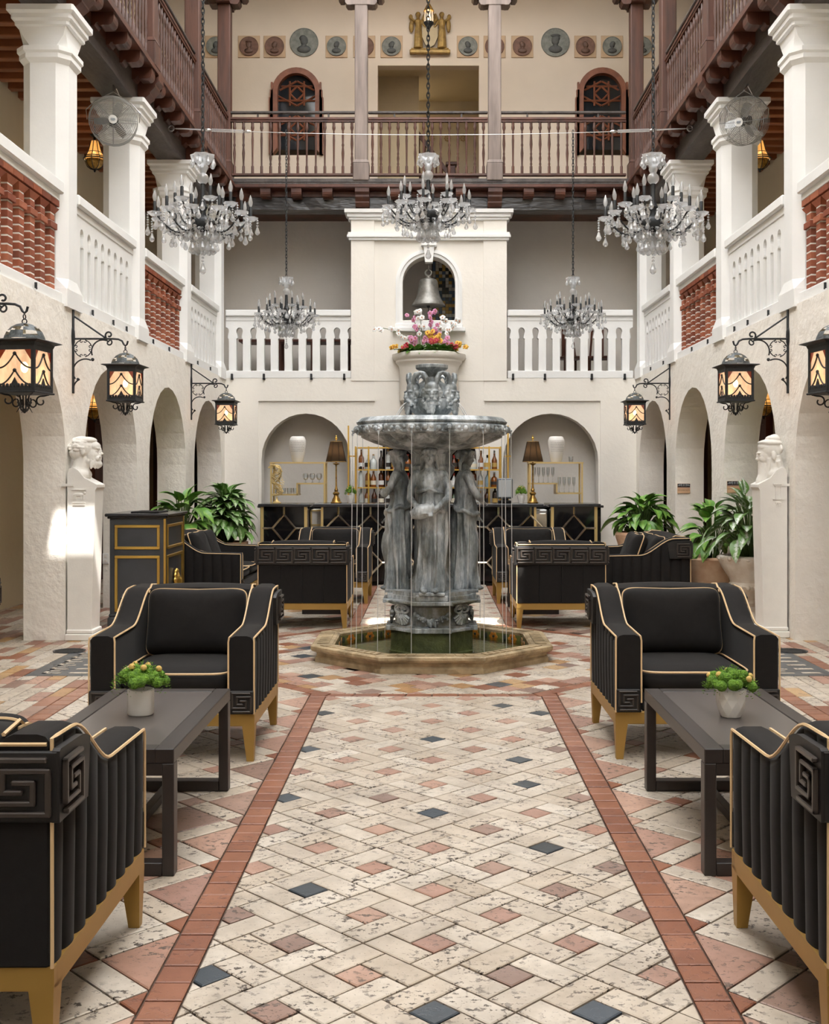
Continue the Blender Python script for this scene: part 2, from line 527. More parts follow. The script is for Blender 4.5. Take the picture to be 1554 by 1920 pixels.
m_clearglass = crystal('clear_glass', (.95,.96,.96), .8, .07)
m_water_str = crystal('falling_water', (.97,.98,1), .5, .5)
def water():
    n = NT('pool_water')
    t = n.new('ShaderNodeBsdfTransparent'); t.inputs[0].default_value=(.86,.88,.78,1)
    g = n.new('ShaderNodeBsdfGlossy'); g.inputs['Roughness'].default_value=.05
    fr = n.new('ShaderNodeFresnel'); fr.inputs[0].default_value=1.33
    bp = n.new('ShaderNodeBump'); bp.inputs['Strength'].default_value=.25; bp.inputs['Distance'].default_value=.02
    n.link(n.noise(24,3,.6), bp.inputs['Height']); n.link(bp.outputs[0],g.inputs['Normal']); n.link(bp.outputs[0],fr.inputs['Normal'])
    x = n.new('ShaderNodeMixShader'); n.link(fr.outputs[0],x.inputs[0]); n.link(t.outputs[0],x.inputs[1]); n.link(g.outputs[0],x.inputs[2])
    n.link(x.outputs[0], n.out.inputs[0]); return n.m
m_water = water()
def simple(name, c, rough=.5, metal=0.0): return M(name, c, rough, metal, var=.06, vs=20)
def P(x, y, Y):
    """a photograph point at depth Y, in metres"""
    return ((x-807)/2075*Y, Y, 1.5-(y-888)/2075*Y)
# ================================================================== FLOOR
FZ = -0.010
fb = MB(); fb.box(-6.2, 6.2, -5.5, 26, -.25, FZ)
floor = struct(fb.build('floor', m_grout), 'stone paved courtyard floor of cream, pink, red and slate tiles')

def tile_mesh(mb, poly, h=0.0, g=.0035, c=.004):
    p = inset(poly, g)
    if not p or abs(area(p)) < 4e-4: return False
    q = inset(p, c)
    if not q or len(q) != len(p):
        q = p
    n = len(p)
    v = [(x,y,FZ-.004) for x,y in p] + [(x,y,h-.0025) for x,y in p]
    f = []
    for i in range(n):
        j=(i+1)%n; f.append((i,j,n+j,n+i))
    if q is not p:
        v += [(x,y,h) for x,y in q]
        for i in range(n):
            j=(i+1)%n; f.append((n+i,n+j,2*n+j,2*n+i))
        f.append(tuple(2*n+i for i in range(n)))
    else: f.append(tuple(n+i for i in range(n)))
    mb.add(v,f); return True

def centroid(p): return (sum(a for a,b in p)/len(p), sum(b for a,b in p)/len(p))
def tile_obj(name, poly, mat):
    mb = MB(); h = random.uniform(-.0012,.0012)
    c = centroid(poly)
    if tile_mesh(mb, [(x-c[0],y-c[1]) for x,y in poly], h):
        return mb.build(name, mat, floor, (c[0],c[1],0))

PX0, PX1 = -.705, .748          # inner edges of the red strips
SW = .112
FC = (0.01, 9.21)               # fountain centre
def octa(ap, c=FC): 
    R = ap/cos(pi/8)
    return [(c[0]+R*cos(pi/8+k*pi/4), c[1]+R*sin(pi/8+k*pi/4)) for k in range(8)]
RINGI, RINGO = 1.66, 1.76
def octdist(p, c=FC):
    return max((p[0]-c[0])*cos(k*pi/4)+(p[1]-c[1])*sin(k*pi/4) for k in range(8))

# --- windmill path: a small square with four long bricks turning round it, laid on the diagonal
U = .1068
R45 = (cos(pi/4), sin(pi/4))
def rot(p, o): return (o[0]+p[0]*R45[0]-p[1]*R45[1], o[1]+p[0]*R45[1]+p[1]*R45[0])
O0 = (.011, 3.087)
BLUE = [P(x,y,3112/(y-888))[:2] for x,y in ((814,1896),(1123,1893),(410,1824),(583,1664),(1020,1581),(814,1518),(547,1492),(984,1465),(971,1419),(588,1402),(814,1383),(940,1321),(616,1335),(1010,1333))]
near=[]; far=[]
for i in range(-26,44):
    for j in range(-26,44):
        bx, by = i*3*U, j*3*U
        for k,(x0,x1,y0,y1) in enumerate(((-.5,.5,-.5,.5),(-1.5,.5,-1.5,-.5),(.5,1.5,-1.5,.5),(-.5,1.5,.5,1.5),(-1.5,-.5,-.5,1.5))):
            poly=[rot((bx+a*U,by+b*U),O0) for a,b in ((x0,y0),(x1,y0),(x1,y1),(x0,y1))]
            cy_=centroid(poly)[1]
            if cy_<2.3 or cy_>14.9 or abs(centroid(poly)[0])>1.2: continue
            poly=clip(clip(poly,-1,0,-PX0),1,0,PX1)
            if len(poly)<3: continue
            c=centroid(poly)
            if c[1]<9.21: poly=clip(poly,0,1,FC[1]-RINGO)
            else: poly=clip(clip(poly,0,-1,-(FC[1]+RINGO)),0,1,14.8)
            if len(poly)<3 or abs(area(poly))<6e-4: continue
            c=centroid(poly)
            m = 0
            if k==0:
                o=rot((bx,by),O0)
                m = 3 if any((o[0]-b[0])**2+(o[1]-b[1])**2<.011 for b in BLUE) else 1
            (near if c[1]<8 else far).append((c[1],poly,m))
near.sort(key=lambda t:t[0])
PM=[m_cream,m_pink,m_red,m_slate,m_gold_stone]
for k,(yy,poly,m) in enumerate(near):
    if yy<2.85: continue
    if k<330: tile_obj('paving_tile', poly, PM[m])
    else: far.append((yy,poly,m))
# --- red border strips
for x0,x1 in ((PX0-SW,PX0),(PX1,PX1+SW)):
    y=2.7; k=0
    while y<FC[1]-RINGI-.01:
        y2=min(y+.113,FC[1]-RINGI)
        tile_obj('border_tile',[(x0,y),(x1,y),(x1,y2),(x0,y2)],m_red); y=y2
    y=FC[1]+RINGO
    while y<14.8:
        far.append((y,[(x0,y),(x1,y),(x1,y+.113),(x0,y+.113)],2)); y+=.113
# --- big squares parted by narrow bands, beside the strips
PER=.389; BAND=.10
side_near=[]
for sgn,xe,y0 in ((-1,PX0-SW,3.42),(1,PX1+SW,3.42)):
    for i in range(-40,44):
        for j in range(-40,44):
            for k,(a0,a1,b0,b1) in enumerate(((-.5*(PER-BAND),.5*(PER-BAND),-.5*(PER-BAND),.5*(PER-BAND)),
                                          (.5*(PER-BAND),.5*(PER-BAND)+BAND,-.5*(PER-BAND),.5*(PER-BAND)),
                                          (-.5*(PER-BAND),.5*(PER-BAND),.5*(PER-BAND),.5*(PER-BAND)+BAND),
                                          (.5*(PER-BAND),.5*(PER-BAND)+BAND,.5*(PER-BAND),.5*(PER-BAND)+BAND))):
                c0=rot((i*PER,j*PER),(xe,y0))
                if c0[1]<2.0 or c0[1]>8.6 or abs(c0[0])>2.7: continue
                poly=[rot((i*PER+a,j*PER+b),(xe,y0)) for a,b in ((a0,b0),(a1,b0),(a1,b1),(a0,b1))]
                poly=clip(poly,-sgn,0,-sgn*xe)
                if len(poly)<3: continue
                if octdist(centroid(poly))<RINGO+.4: 
                    # keep out of the fountain octagon
                    n_=7 if sgn>0 else 5
                    aa,bb=cos(n_*pi/4),sin(n_*pi/4)
                    poly=clip(poly,-aa,-bb,-(aa*FC[0]+bb*FC[1]+RINGO))
                    if len(poly)<3: continue
                poly=clip(clip(poly,sgn,0,2.35),0,1,8.0)
                if len(poly)<3 or abs(area(poly))<8e-4: continue
                c=centroid(poly)
                m=0
                if k==3: m=2 if random.random()<.5 else 1
                if k==0 and abs(abs(c0[0])-abs(xe))<.05: m=1
                elif k==0 and random.random()<.22: m=1
                far.append((c[1],poly,m)) if (c[1]>6.0 or abs(c[0])>1.75) else side_near.append((c[1],poly,m))
for yy,poly,m in sorted(side_near,key=lambda t:t[0]):
    if yy>2.7: tile_obj('paving_slab', poly, PM[m])
# --- red ring round the pool and the mixed mosaic inside it
oi,oo=octa(RINGI),octa(RINGO)
for k in range(8):
    a,b,c,d=oi[k],oi[(k+1)%8],oo[(k+1)%8],oo[k]
    for t in range(8):
        l=lambda p,q,s_:(p[0]+(q[0]-p[0])*s_,p[1]+(q[1]-p[1])*s_)
        poly=[l(a,b,t/8),l(a,b,(t+1)/8),l(d,c,(t+1)/8),l(d,c,t/8)]
        if k in (5,): tile_obj('border_tile',poly,m_red)
        else: far.append((0,poly,2))
def mosaic(x0,x1,y0,y1,keep,sx,sy,weights,ang=0.0,org=(0,0)):
    n=int(9/min(sx,sy))
    ca,sa=cos(ang),sin(ang)
    for i in range(-n,n):
        for j in range(-n,n):
            off=.5*sx if j%2 else 0
            P0=[(i*sx+off,j*sy),((i+1)*sx+off,j*sy),((i+1)*sx+off,(j+1)*sy),(i*sx+off,(j+1)*sy)]
            poly=[(org[0]+p[0]*ca-p[1]*sa,org[1]+p[0]*sa+p[1]*ca) for p in P0]
            c=centroid(poly)
            if c[0]<x0-.3 or c[0]>x1+.3 or c[1]<y0-.3 or c[1]>y1+.3: continue
            poly=clip(clip(clip(clip(poly,-1,0,-x0),1,0,x1),0,-1,-y0),0,1,y1)
            poly=keep(poly) if poly and len(poly)>2 else None
            if not poly or len(poly)<3 or abs(area(poly))<8e-4: continue
            far.append((0,poly,random.choices(range(5),weights)[0]))
def inside_ring(p):
    if octdist(centroid(p))<.9: return None
    for k in range(8):
        a,b=cos(k*pi/4),sin(k*pi/4); p=clip(p,a,b,a*FC[0]+b*FC[1]+RINGI)
        if len(p)<3: return None
    return p
mosaic(-1.8,1.8,7.4,11.1,inside_ring,.15,.15,(6,3.4,.9,.35,1.0),pi/4,FC)
def outside(x_in):
    def k(p):
        c=centroid(p)
        if octdist(c)<RINGO: return None
        return p
    return k
mosaic(PX1+SW,2.35,8.0,17.6,outside(0),.24,.16,(8,2,.5,.15,.5),pi/4,(.3,9))
mosaic(-2.35,PX0-SW,8.0,17.6,outside(0),.24,.16,(8,2,.5,.15,.5),pi/4,(.3,9))
mosaic(PX0,PX1,14.8,17.6,lambda p:p,.24,.16,(8,2,.5,.15,.5),0,(.3,12))
# side margins and aisles
for sgn in (-1,1):
    a,b=(2.47,5.0) if sgn>0 else (-5.0,-2.47)
    y=2.7
    while y<17.6:
        xx=2.35 if sgn>0 else -2.47
        far.append((0,[(xx,y),(xx+.12,y),(xx+.12,y+.14),(xx,y+.14)],2)); y+=.14
    mosaic(a,b,2.7,12.2,lambda p:p,.30,.11,(8,2.6,1.3,.1,1.0),pi/2,(a,7))
    mosaic(a,b,12.2,20,lambda p:p,.36,.15,(8,2.6,1.3,.1,1.0),pi/2,(a,15))
fm=MB()
for yy,poly,m in far:
    fm.mat=m; tile_mesh(fm,poly,random.uniform(-.001,.001),.003,.003)
o=fm.build('paving_mosaic',PM,floor); o['kind']='stuff'
# greek key inlay strips beside the front chairs, and the two drains
for sgn in (-1,1):
    mb=MB(); mb.box(-.26,.26,-.55,.55,-.006,.002); o=mb.build('inlay_panel',m_slate,floor,(sgn*2.75,8.75,0))
    mb=MB()
    for k in range(6):
        yy=-.46+k*.17
        mb.box(-.16,-.02,yy,yy+.03,.001,.004); mb.box(-.16,-.13,yy,yy+.12,.001,.004); mb.box(-.16,-.06,yy+.09,yy+.12,.001,.004); mb.box(.04,.18,yy,yy+.05,.001,.004)
    mb.build('inlay_key',m_cream,o)
    mb=MB(); mb.lathe([(.0,.001),(.13,.001),(.135,.006),(.115,.006),(.115,.003),(.0,.003)],20,smooth=False)
    for k in range(-3,4):
        w=sqrt(max(0,.113**2-(k*.032)**2)); mb.box(-w,w,k*.032-.008,k*.032+.008,.003,.007)
    tag(mb.build('drain_cover',m_iron,None,(sgn*3.05,9.35,0.0)),'round iron drain cover in the floor by the '+('left' if sgn<0 else 'right')+' marble bust','drain')

# ================================================================== WALLS
PIERS=[10.22,12.64,15.1]; PW=.27
ALLP=[.55,2.97,5.38,7.8]+PIERS
WT=.38; XW=3.28; ZF=3.02          # wall plane, first-floor level
def arch_pts(y0,y1,ztop,spring,n=14):
    """outline of an opening from (y1,0) over the arch to (y0,0)"""
    cx=(y0+y1)/2; r=(y1-y0)/2
    return [(y1,0)]+[(cx+r*cos(pi*i/n),spring+(ztop-spring)*sin(pi*i/n)) for i in range(n+1)]+[(y0,0)]
def side_wall(sgn):
    edges=[]
    ps=ALLP
    outer=[(-5,0)]
    prev=-2.0
    openings=[(ps[i]+PW,ps[i+1]-PW) for i in range(len(ps)-1)]+[(ps[-1]+PW,17.38)]
    poly=[(-5,0)]
    for a,b in openings:
        pts=arch_pts(a,b,2.58,1.62)
        poly+=[(p[0],p[1]) for p in reversed(pts)]
    poly+=[(17.68,0),(17.68,ZF),(-5,ZF)]
    mb=MB(); mb.prism(poly,sgn*XW,sgn*(XW+WT),'x')
    nm='wall_left' if sgn<0 else 'wall_right'
    o=mb.build(nm,m_stucco_rough)
    struct(o,'cream stucco arcade wall with round arches')
    # first-floor slab
    mb=MB(); mb.box(min(sgn*(XW+.02),sgn*4.9),max(sgn*(XW+.02),sgn*4.9),-5,26,2.86,3.0)
    struct(mb.build('ceiling_aisle_'+('left' if sgn<0 else 'right'),m_stucco))
    # aisle back wall, upper gallery wall
    mb=MB(); mb.box(min(sgn*4.72,sgn*5.0),max(sgn*4.72,sgn*5.0),-5.2,26,0,10.6)
    struct(mb.build('wall_aisle_'+('left' if sgn<0 else 'right'),m_tan))
    # first-floor gallery ceiling
    mb=MB(); mb.box(min(sgn*(XW+.02),sgn*4.9),max(sgn*(XW+.02),sgn*4.9),-5,20,5.9,5.98)
    c=struct(mb.build('ceiling_gallery_'+('left' if sgn<0 else 'right'),m_wood))
    jm=None
    for k in range(46):
        y=6.6+k*.3
        if y>19.7: break
        if jm is None:
            j=MB(); j.box(-.5,.5,-.05,.05,-.14,0,.008); jm=j.mesh('ceiling_joist',m_wood_orange)
        obj('ceiling_joist',jm,c,(sgn*4.18,y,5.9))
    # second-floor deck
    mb=MB(); mb.box(min(sgn*3.15,sgn*4.75),max(sgn*3.15,sgn*4.75),-5,19.8,6.0,6.1)
    struct(mb.build('floor_deck_'+('left' if sgn<0 else 'right'),m_wood))
    # roof over the galleries
    mb=MB(); mb.box(min(sgn*2.95,sgn*5.0),max(sgn*2.95,sgn*5.0),-5.2,20.2,10.3,10.5)
    struct(mb.build('ceiling_roof_'+('left' if sgn<0 else 'right'),m_tan))
for s_ in (-1,1): side_wall(s_)
mb=MB(); mb.box(-5,5,-5.3,-5,0,10.6); struct(mb.build('wall_front',m_stucco))
mb=MB(); mb.box(-5,5,25.8,26,0,10.6); struct(mb.build('wall_far',m_tan))

# ---- back wall, ground floor: three arches, niches behind
YB=17.68
def arch_xz(x0,x1,zt,sp,n=16):
    cx=(x0+x1)/2; r=(x1-x0)/2
    return [(x0,0)]+[(cx-r*cos(pi*i/n),sp+(zt-sp)*sin(pi*i/n)) for i in range(n+1)]+[(x1,0)]
AL=(-2.70,-1.28); AC=(-.78,.74); AR=(1.16,2.68)
poly=[(-XW-.4,0)]
for a,b in (AL,AC,AR): poly+=arch_xz(a,b,2.46,1.72 if (b-a)<1.5 else 1.70)
poly+=[(XW+.4,0),(XW+.4,ZF),(-XW-.4,ZF)]
mb=MB(); mb.prism(poly,YB,YB+.3,'y')
wb=struct(mb.build('wall_back',m_stucco),'cream stucco back wall with three arched niches')
# thin raised plaster layer that leaves a stepped panel round the arches
zp=1.5+(888-752)/2075*YB; xa=P(485,0,YB)[0]; xb=P(703,0,YB)[0]; xc=P(907,0,YB)[0]; xd=P(1125,0,YB)[0]
mb=MB(); mb.prism([(-XW,0),(xa,0),(xa,zp),(xb,zp),(xb,ZF),(-XW,ZF)],YB-.035,YB,'y'); mb.prism([(XW,0),(XW,ZF),(xc,ZF),(xc,zp),(xd,zp),(xd,0)],YB-.035,YB,'y')
mb.build('plaster_layer',m_stucco,wb)
mb=MB(); mb.box(-3.6,3.6,YB+.62,YB+.75,0,2.86); struct(mb.build('wall_niche',m_grey))
mb=MB()
mb.box(-3.6,3.6,YB+.3,YB+.62,2.5,2.86)
for x in (-3.3,-1.0,.95,3.0): mb.box(x-.12,x+.12,YB+.3,YB+.62,0,2.5)
struct(mb.build('trim_1',m_grey))
# first-floor slab and gallery behind
mb=MB(); mb.box(-3.3,3.3,YB+.05,25.8,2.86,3.0); struct(mb.build('floor_back_gallery',m_stucco))
mb=MB(); mb.box(-4.72,4.72,19.3,19.5,3.0,6.0); struct(mb.build('wall_back_gallery',m_grey))
mb=MB(); mb.box(-3.3,3.3,YB-.1,19.8,5.9,5.98); c=struct(mb.build('ceiling_back_gallery',m_wood))
mb=MB(); mb.box(-3.12,3.12,17.36,19.8,6.0,6.1); struct(mb.build('floor_deck_back',m_wood))
# bell pavilion
px0,px1=P(658,0,17.63)[0],P(950,0,17.63)[0]
pc=(px0+px1)/2
pav=thing('bell_pavilion','cream stucco bell bay with arched opening and cornice','bay',(pc,17.67,3.0))
hw=(px1-px0)/2
nz0,nz1,nsp,nh=.95,1.97,1.55,.42
hole=[(-nh,nz0)]+[( -nh*cos(pi*i/16), nsp+(nz1-nsp)*sin(pi*i/16)) for i in range(17)]+[(nh,nz0)]
mb=MB(); mb.prism([(-hw+.37,-.02),(hw-.37,-.02),(hw-.37,2.62),(-hw+.37,2.62)],.0,.3,'y',[hole])
mb.build('front_wall',m_stucco,pav)
for s_ in (-1,1):
    mb=MB(); mb.box(min(s_*hw,s_*(hw-.37)),max(s_*hw,s_*(hw-.37)),-.04,.5,-.02,2.6); mb.build('pilaster',m_stucco,pav)
mb=MB()
for z0,z1,e in ((2.22,2.26,.03),(2.26,2.30,.06),(2.30,2.34,.045)): mb.box(-hw-e,hw+e,-.04-e,.1,z0,z1)
mb.build('lower_cornice',m_white,pav)
mb=MB()
for z0,z1,e in ((2.54,2.58,.03),(2.58,2.64,.06),(2.64,2.70,.10)): mb.box(-hw-e,hw+e,-.04-e,.3,z0,z1,.004)
mb.build('upper_cornice',m_white,pav)
def arch_strip(h,z0,sp,zt,w,y0,y1):
    inn=[(-h,z0)]+[(-h*cos(pi*i/20),sp+(zt-sp)*sin(pi*i/20)) for i in range(21)]+[(h,z0)]
    out=[(-h-w,z0)]+[(-(h+w)*cos(pi*i/20),sp+(zt+w-sp)*sin(pi*i/20)) for i in range(21)]+[(h+w,z0)]
    return inn+out[::-1],y0,y1
mb=MB()
for w0,w1,d in ((0,.05,.03),(.05,.085,.055),(.085,.11,.03)):
    p,a,b=arch_strip(nh+w0,nz0-w1,nsp,nz1+w0,w1-w0,-d,.0); mb.prism(p,a,b,'y')
mb.build('arch_moulding',m_white,pav)
mb=MB(); mb.prism([(-.06,1.86),(.06,1.86),(.085,2.12),(-.085,2.12)],-.1,.05,'y'); mb.box(-.12,.12,-.13,.05,2.12,2.18); mb.build('keystone',m_white,pav)
mb=MB(); mb.box(-.58,.58,-.12,.05,.76,.82,.005); mb.box(-.54,.54,-.08,.05,.82,.88,.005); mb.box(-.48,.48,-.05,.3,.88,.93); mb.build('sill',m_white,pav)
# what the bell opening looks onto
sg=thing('tile_window','leaded window of yellow and black patterned panes behind the bell','window',(.26,19.25,3.9))
mb=MB(); mb.box(-.24,.24,0,.04,-.1,1.45); mb.build('frame',m_door,sg)
mats=[m_tiledark,simple('pane_amber',S(196,160,84)),simple('pane_pale',S(206,204,190)),simple('pane_blue',S(86,108,130))]
pm=[]
for m in mats:
    b=MB(); b.box(-.026,.026,-.012,0,-.026,.026); pm.append(b.mesh('glass_pane',m))
for i in range(8):
    for j in range(26):
        obj('glass_pane',random.choice(pm),sg,(-.2+i*.057,-.002,-.05+j*.057))

# ---- third level back wall with doorway and windows
YU=19.7
dx0,dx1=P(708,0,YU)[0],P(898,0,YU)[0]; dzt=P(0,123,YU)[2]
WINS=[(-2.82,-1.95),(2.62,3.49)]
wz0=P(0,291,YU)[2]; wz1=P(0,128,YU)[2]
holes=[]
def win_outline(h,z0,z1,step=.0):
    sp=z1-h*1.02
    return [(-h,z0)]+[(-h*cos(pi*i/18),sp+(z1-sp)*sin(pi*i/18)) for i in range(19)]+[(h,z0)]
poly=[(-4.72,6.05),(dx0,6.05),(dx0,dzt),(dx1,dzt),(dx1,6.05),(4.72,6.05),(4.72,10.4),(-4.72,10.4)]
for a,b in WINS:
    c_=(a+b)/2; holes.append([(c_+x,z) for x,z in win_outline((b-a)/2,wz0,wz1)])
mb=MB(); mb.prism(poly,YU,YU+.22,'y',holes)
struct(mb.build('wall_upper_back',M('plaster_upper',S(226,212,194),.9,var=.08,vs=1.0,bump=.2,bs=12)),'upper gallery wall with portrait medallions')
mb=MB(); mb.box(-1.3,1.5,22.3,22.4,6.0,10.3); struct(mb.build('wall_stair',M('stair_plaster',S(206,196,178),.9,var=.12,vs=1.5)))
mb=MB(); mb.box(-1.3,-.22,20.9,21.0,6.0,10.3); mb.box(-1.4,-1.3,19.9,22.4,6,10.3); mb.box(1.5,1.6,19.9,22.4,6,10.3); struct(mb.build('wall_stair_lobby',m_tan))
mb=MB(); mb.box(-1.3,1.5,19.92,21.05,9.0,9.1); mb.box(-.42,1.5,21.05,22.4,9.0,9.1); struct(mb.build('ceiling_stair',m_tan))  # rear left gap, out of view, added to let sky light the lobby
mb=MB(); mb.box(-1.3,1.5,19.8,22.4,6.0,6.1); struct(mb.build('floor_stair',m_tan))
# stair with handrail
st=thing('staircase','dark wooden stair rail with newel post seen through the upper doorway','staircase',(0,21.2,6.1))
mb=MB(); mb.prism([(-.25,2.0),(.34,1.22),(.34,1.10),(-.25,1.88)],0,.07,'y'); mb.build('handrail',m_door,st)
mb=MB(); mb.prism([(-.25,1.0),(.34,.22),(.34,.0),(-.25,.78)],0,.07,'y'); mb.build('string_board',m_door,st)
mb=MB(); mb.box(.32,.48,-.04,.12,0,1.3,.01); mb.box(.29,.51,-.07,.15,1.3,1.36,.01); mb.box(.3,.5,-.06,.14,0,.25); mb.build('newel_post',m_door,st)
bm_=MB(); bm_.lathe([(.02,0),(.02,.1),(.032,.2),(.014,.34),(.028,.5),(.014,.7),(.02,.78),(.02,.95)],8); bme=bm_.mesh('baluster',m_door)
for k in range(5): obj('baluster',bme,st,(-.22+k*.11,.035,.95-k*.146))
# painted rosettes and border on the stair wall
ro=MB()
for i in range(3):
    for j in (0,1,2): 
        ro.M=Matrix.Translation((.02+i*.32+(j%2)*.16,22.28,6.75+j*.75)); 
        for k in range(8): ro.ell((.05*cos(k*pi/4),0,.05*sin(k*pi/4)),(.02,.006,.02),6,4)
        ro.ell((0,0,0),(.02,.008,.02),6,4)
ro.M=None
tag(ro.build('wall_rosettes',simple('rosette_paint',S(176,150,118),.9)),'tan painted rosettes on the wall behind the upper stair','wall painting')
tr=MB(); tr.box(-.2,1.5,22.26,22.3,7.42,7.5,0); struct(tr.build('trim_2',m_door))
# windows
def upper_window(n,a,b):
    c_=(a+b)/2; h=(b-a)/2
    w=struct(obj('window_%d'%n,None,None,(c_,YU-.02,0)),'arched wooden lattice window with red brown frame in the upper gallery')
    inn=win_outline(h-.10,wz0+.12,wz1-.10); out=win_outline(h,wz0,wz1)
    mb=MB(); mb.prism(out+inn[::-1],-.03,.14,'y'); mb.build('window_frame',m_wood_win,w)
    out2=win_outline(h+.0,wz0,wz1); 
    mb=MB()
    for s_ in (-1,1):
        for k in range(3):
            mb.box(min(s_*(h-.02),s_*(h+.012+.018*k)),max(s_*(h-.02),s_*(h+.012+.018*k)),-.05,.02,wz0+.0,wz0+1.28-.135*k)
    mb.build('stepped_jamb',m_wood_win,w)
    mb=MB(); mb.prism(inn,.10,.12,'y'); mb.build('glass_pane',m_glassdark,w)
    # star lattice bars
    lat=MB(); u=(h-.10)
    bars=[]
    for zc in (wz0+1.12,wz0+.50):
        d=.52*u*1.25; e=u*.38
        for s_ in (-1,1):
            bars+= [((s_*e,zc-d),(s_*e,zc+d)),((-u,zc+s_*e),(u,zc+s_*e))]
            for t_ in (-1,1):
                bars.append(((s_*u,zc+t_*e*.35),(s_*e*.05,zc+t_*d)))
                bars.append(((s_*e,zc),(0,zc+t_*e)))
    for p,q in bars:
        def inside(pt):
            sp=wz1-.10-u*1.02
            if pt[1]<wz0+.12: return False
            return pt[1]<sp or (pt[0]/u)**2+((pt[1]-sp)/(u*1.02))**2<1.0
        n_=12; pts=[(p[0]+(q[0]-p[0])*i/n_,p[1]+(q[1]-p[1])*i/n_) for i in range(n_+1)]
        pts=[x for x in pts if inside(x)]
        if len(pts)>1: 
            pb=MB(); pb.tube([(x,.085,z) for x,z in (pts[0],pts[-1])],.018,4); pb.build('lattice_bar',m_wood_win,w)
for n_,(a,b) in enumerate(WINS): upper_window(n_+1,a,b)
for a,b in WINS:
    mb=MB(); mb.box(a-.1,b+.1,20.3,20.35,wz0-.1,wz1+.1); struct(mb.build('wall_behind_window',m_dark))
mb=MB(); mb.box(-4.8,4.8,17.3,20.2,10.3,10.5); struct(mb.build('ceiling_roof_back',m_tan))
# ---- unseen diffuser added to soften the daylight; two openings in it shape sun patches
def diffuser_mat():
    n=NT('diffuser_fabric')
    d=n.new('ShaderNodeBsdfDiffuse'); d.inputs[0].default_value=(.9,.9,.9,1); t=n.new('ShaderNodeBsdfTranslucent'); t.inputs[0].default_value=(.96,.97,1,1)
    x=n.new('ShaderNodeMixShader'); x.inputs[0].default_value=.72; n.link(d.outputs[0],x.inputs[1]); n.link(t.outputs[0],x.inputs[2]); n.link(x.outputs[0],n.out.inputs[0]); return n.m
m_diffuser=diffuser_mat()
diffuser=thing('added_diffuser','white translucent light diffuser added over the courtyard, out of view','roof',(0,0,10.55))
SX=sin(SUN_AZ)/tan(SUN_EL); SY=cos(SUN_AZ)/tan(SUN_EL)
HOLES=[(xa+10.55*SX,xb+10.55*SX,ya-10.55*SY,yb-10.55*SY) for xa,xb,ya,yb in ((-.62,.80,10.75,11.5),(-3.55,-3.08,10.43,10.63))]
ys=sorted(set([-5.0+.8*k for k in range(28)]+[17.35]+[h[2] for h in HOLES]+[h[3] for h in HOLES]))
for y0,y1 in zip(ys,ys[1:]):
    xs=[(-3.0,3.0)]
    for xa,xb,ya,yb in HOLES:
        if ya<=y0+1e-4 and y1<=yb+1e-4:
            xs=[q for a,b in xs for q in ((a,min(b,xa)),(max(a,xb),b)) if q[1]-q[0]>.01]
    for a,b in xs:
        p=MB(); n_=6; v=[];f=[]
        for i in range(n_+1):
            q=i/n_; v+=[(a+(b-a)*q,y0,-.0),(a+(b-a)*q,y1,-.0)]
        f=[(2*i,2*i+1,2*i+3,2*i+2) for i in range(n_)]
        p.add(v,f); p.build('diffuser_panel',m_diffuser,diffuser)
rb=MB()
for y in [-5.0+1.6*k for k in range(15)]: rb.box(-3.0,3.0,y-.02,y+.02,.01,.06)
rb.build('diffuser_wires',m_steel,diffuser)
# ================================================================== COLUMNS, BALUSTRADES, BRICK SCREENS
def sq_oct(h,ch):
    return [(h-ch,-h),(h,-h+ch),(h,h-ch),(h-ch,h),(-h+ch,h),(-h,h-ch),(-h,-h+ch),(-h+ch,-h)]
def rings_poly(mb,levels,smooth=False):
    mb.loft([[(x,y,z) for x,y in sq_oct(h,ch)] for h,ch,z in levels],smooth)
ccap=MB(); rings_poly(ccap,[(.20,.085,5.5),(.245,.02,5.52),(.245,.02,5.55),(.27,.02,5.57),(.27,.02,5.61),(.30,.015,5.63),(.30,.015,5.68)])
cneck=MB(); rings_poly(cneck,[(.205,.09,5.19),(.235,.09,5.23),(.235,.09,5.27),(.25,.09,5.29),(.25,.09,5.33),(.20,.085,5.35)])
cneck2=MB(); rings_poly(cneck2,[(.20,.085,5.33),(.20,.07,5.36),(.205,.02,5.44),(.22,.01,5.52)])
csh=MB(); rings_poly(csh,[(.225,.004,3.0),(.225,.004,3.16),(.205,.09,3.26),(.205,.09,5.20)])
cm=[csh.mesh('shaft',m_white),cneck.mesh('neck_ring',m_white),cneck2.mesh('neck',m_white),ccap.mesh('capital',m_white)]
COLY=[7.72,10.14,12.58,15.03,17.44]
ordn={7.72:'nearest the camera, at the frame edge',10.14:'above the marble bust',12.58:'behind the wall fan',15.03:'third from the front',17.44:'in the back corner'}
for sgn in (-1,1):
    for y in COLY:
        if y<9: continue
        t=thing('gallery_column','white chamfered gallery column on the %s side, %s'%('left' if sgn<0 else 'right',ordn[y]),'column',(sgn*(XW+.20),y,0),0,'gallery columns')
        for m in cm: obj(m.name.split('.')[0],m,t)
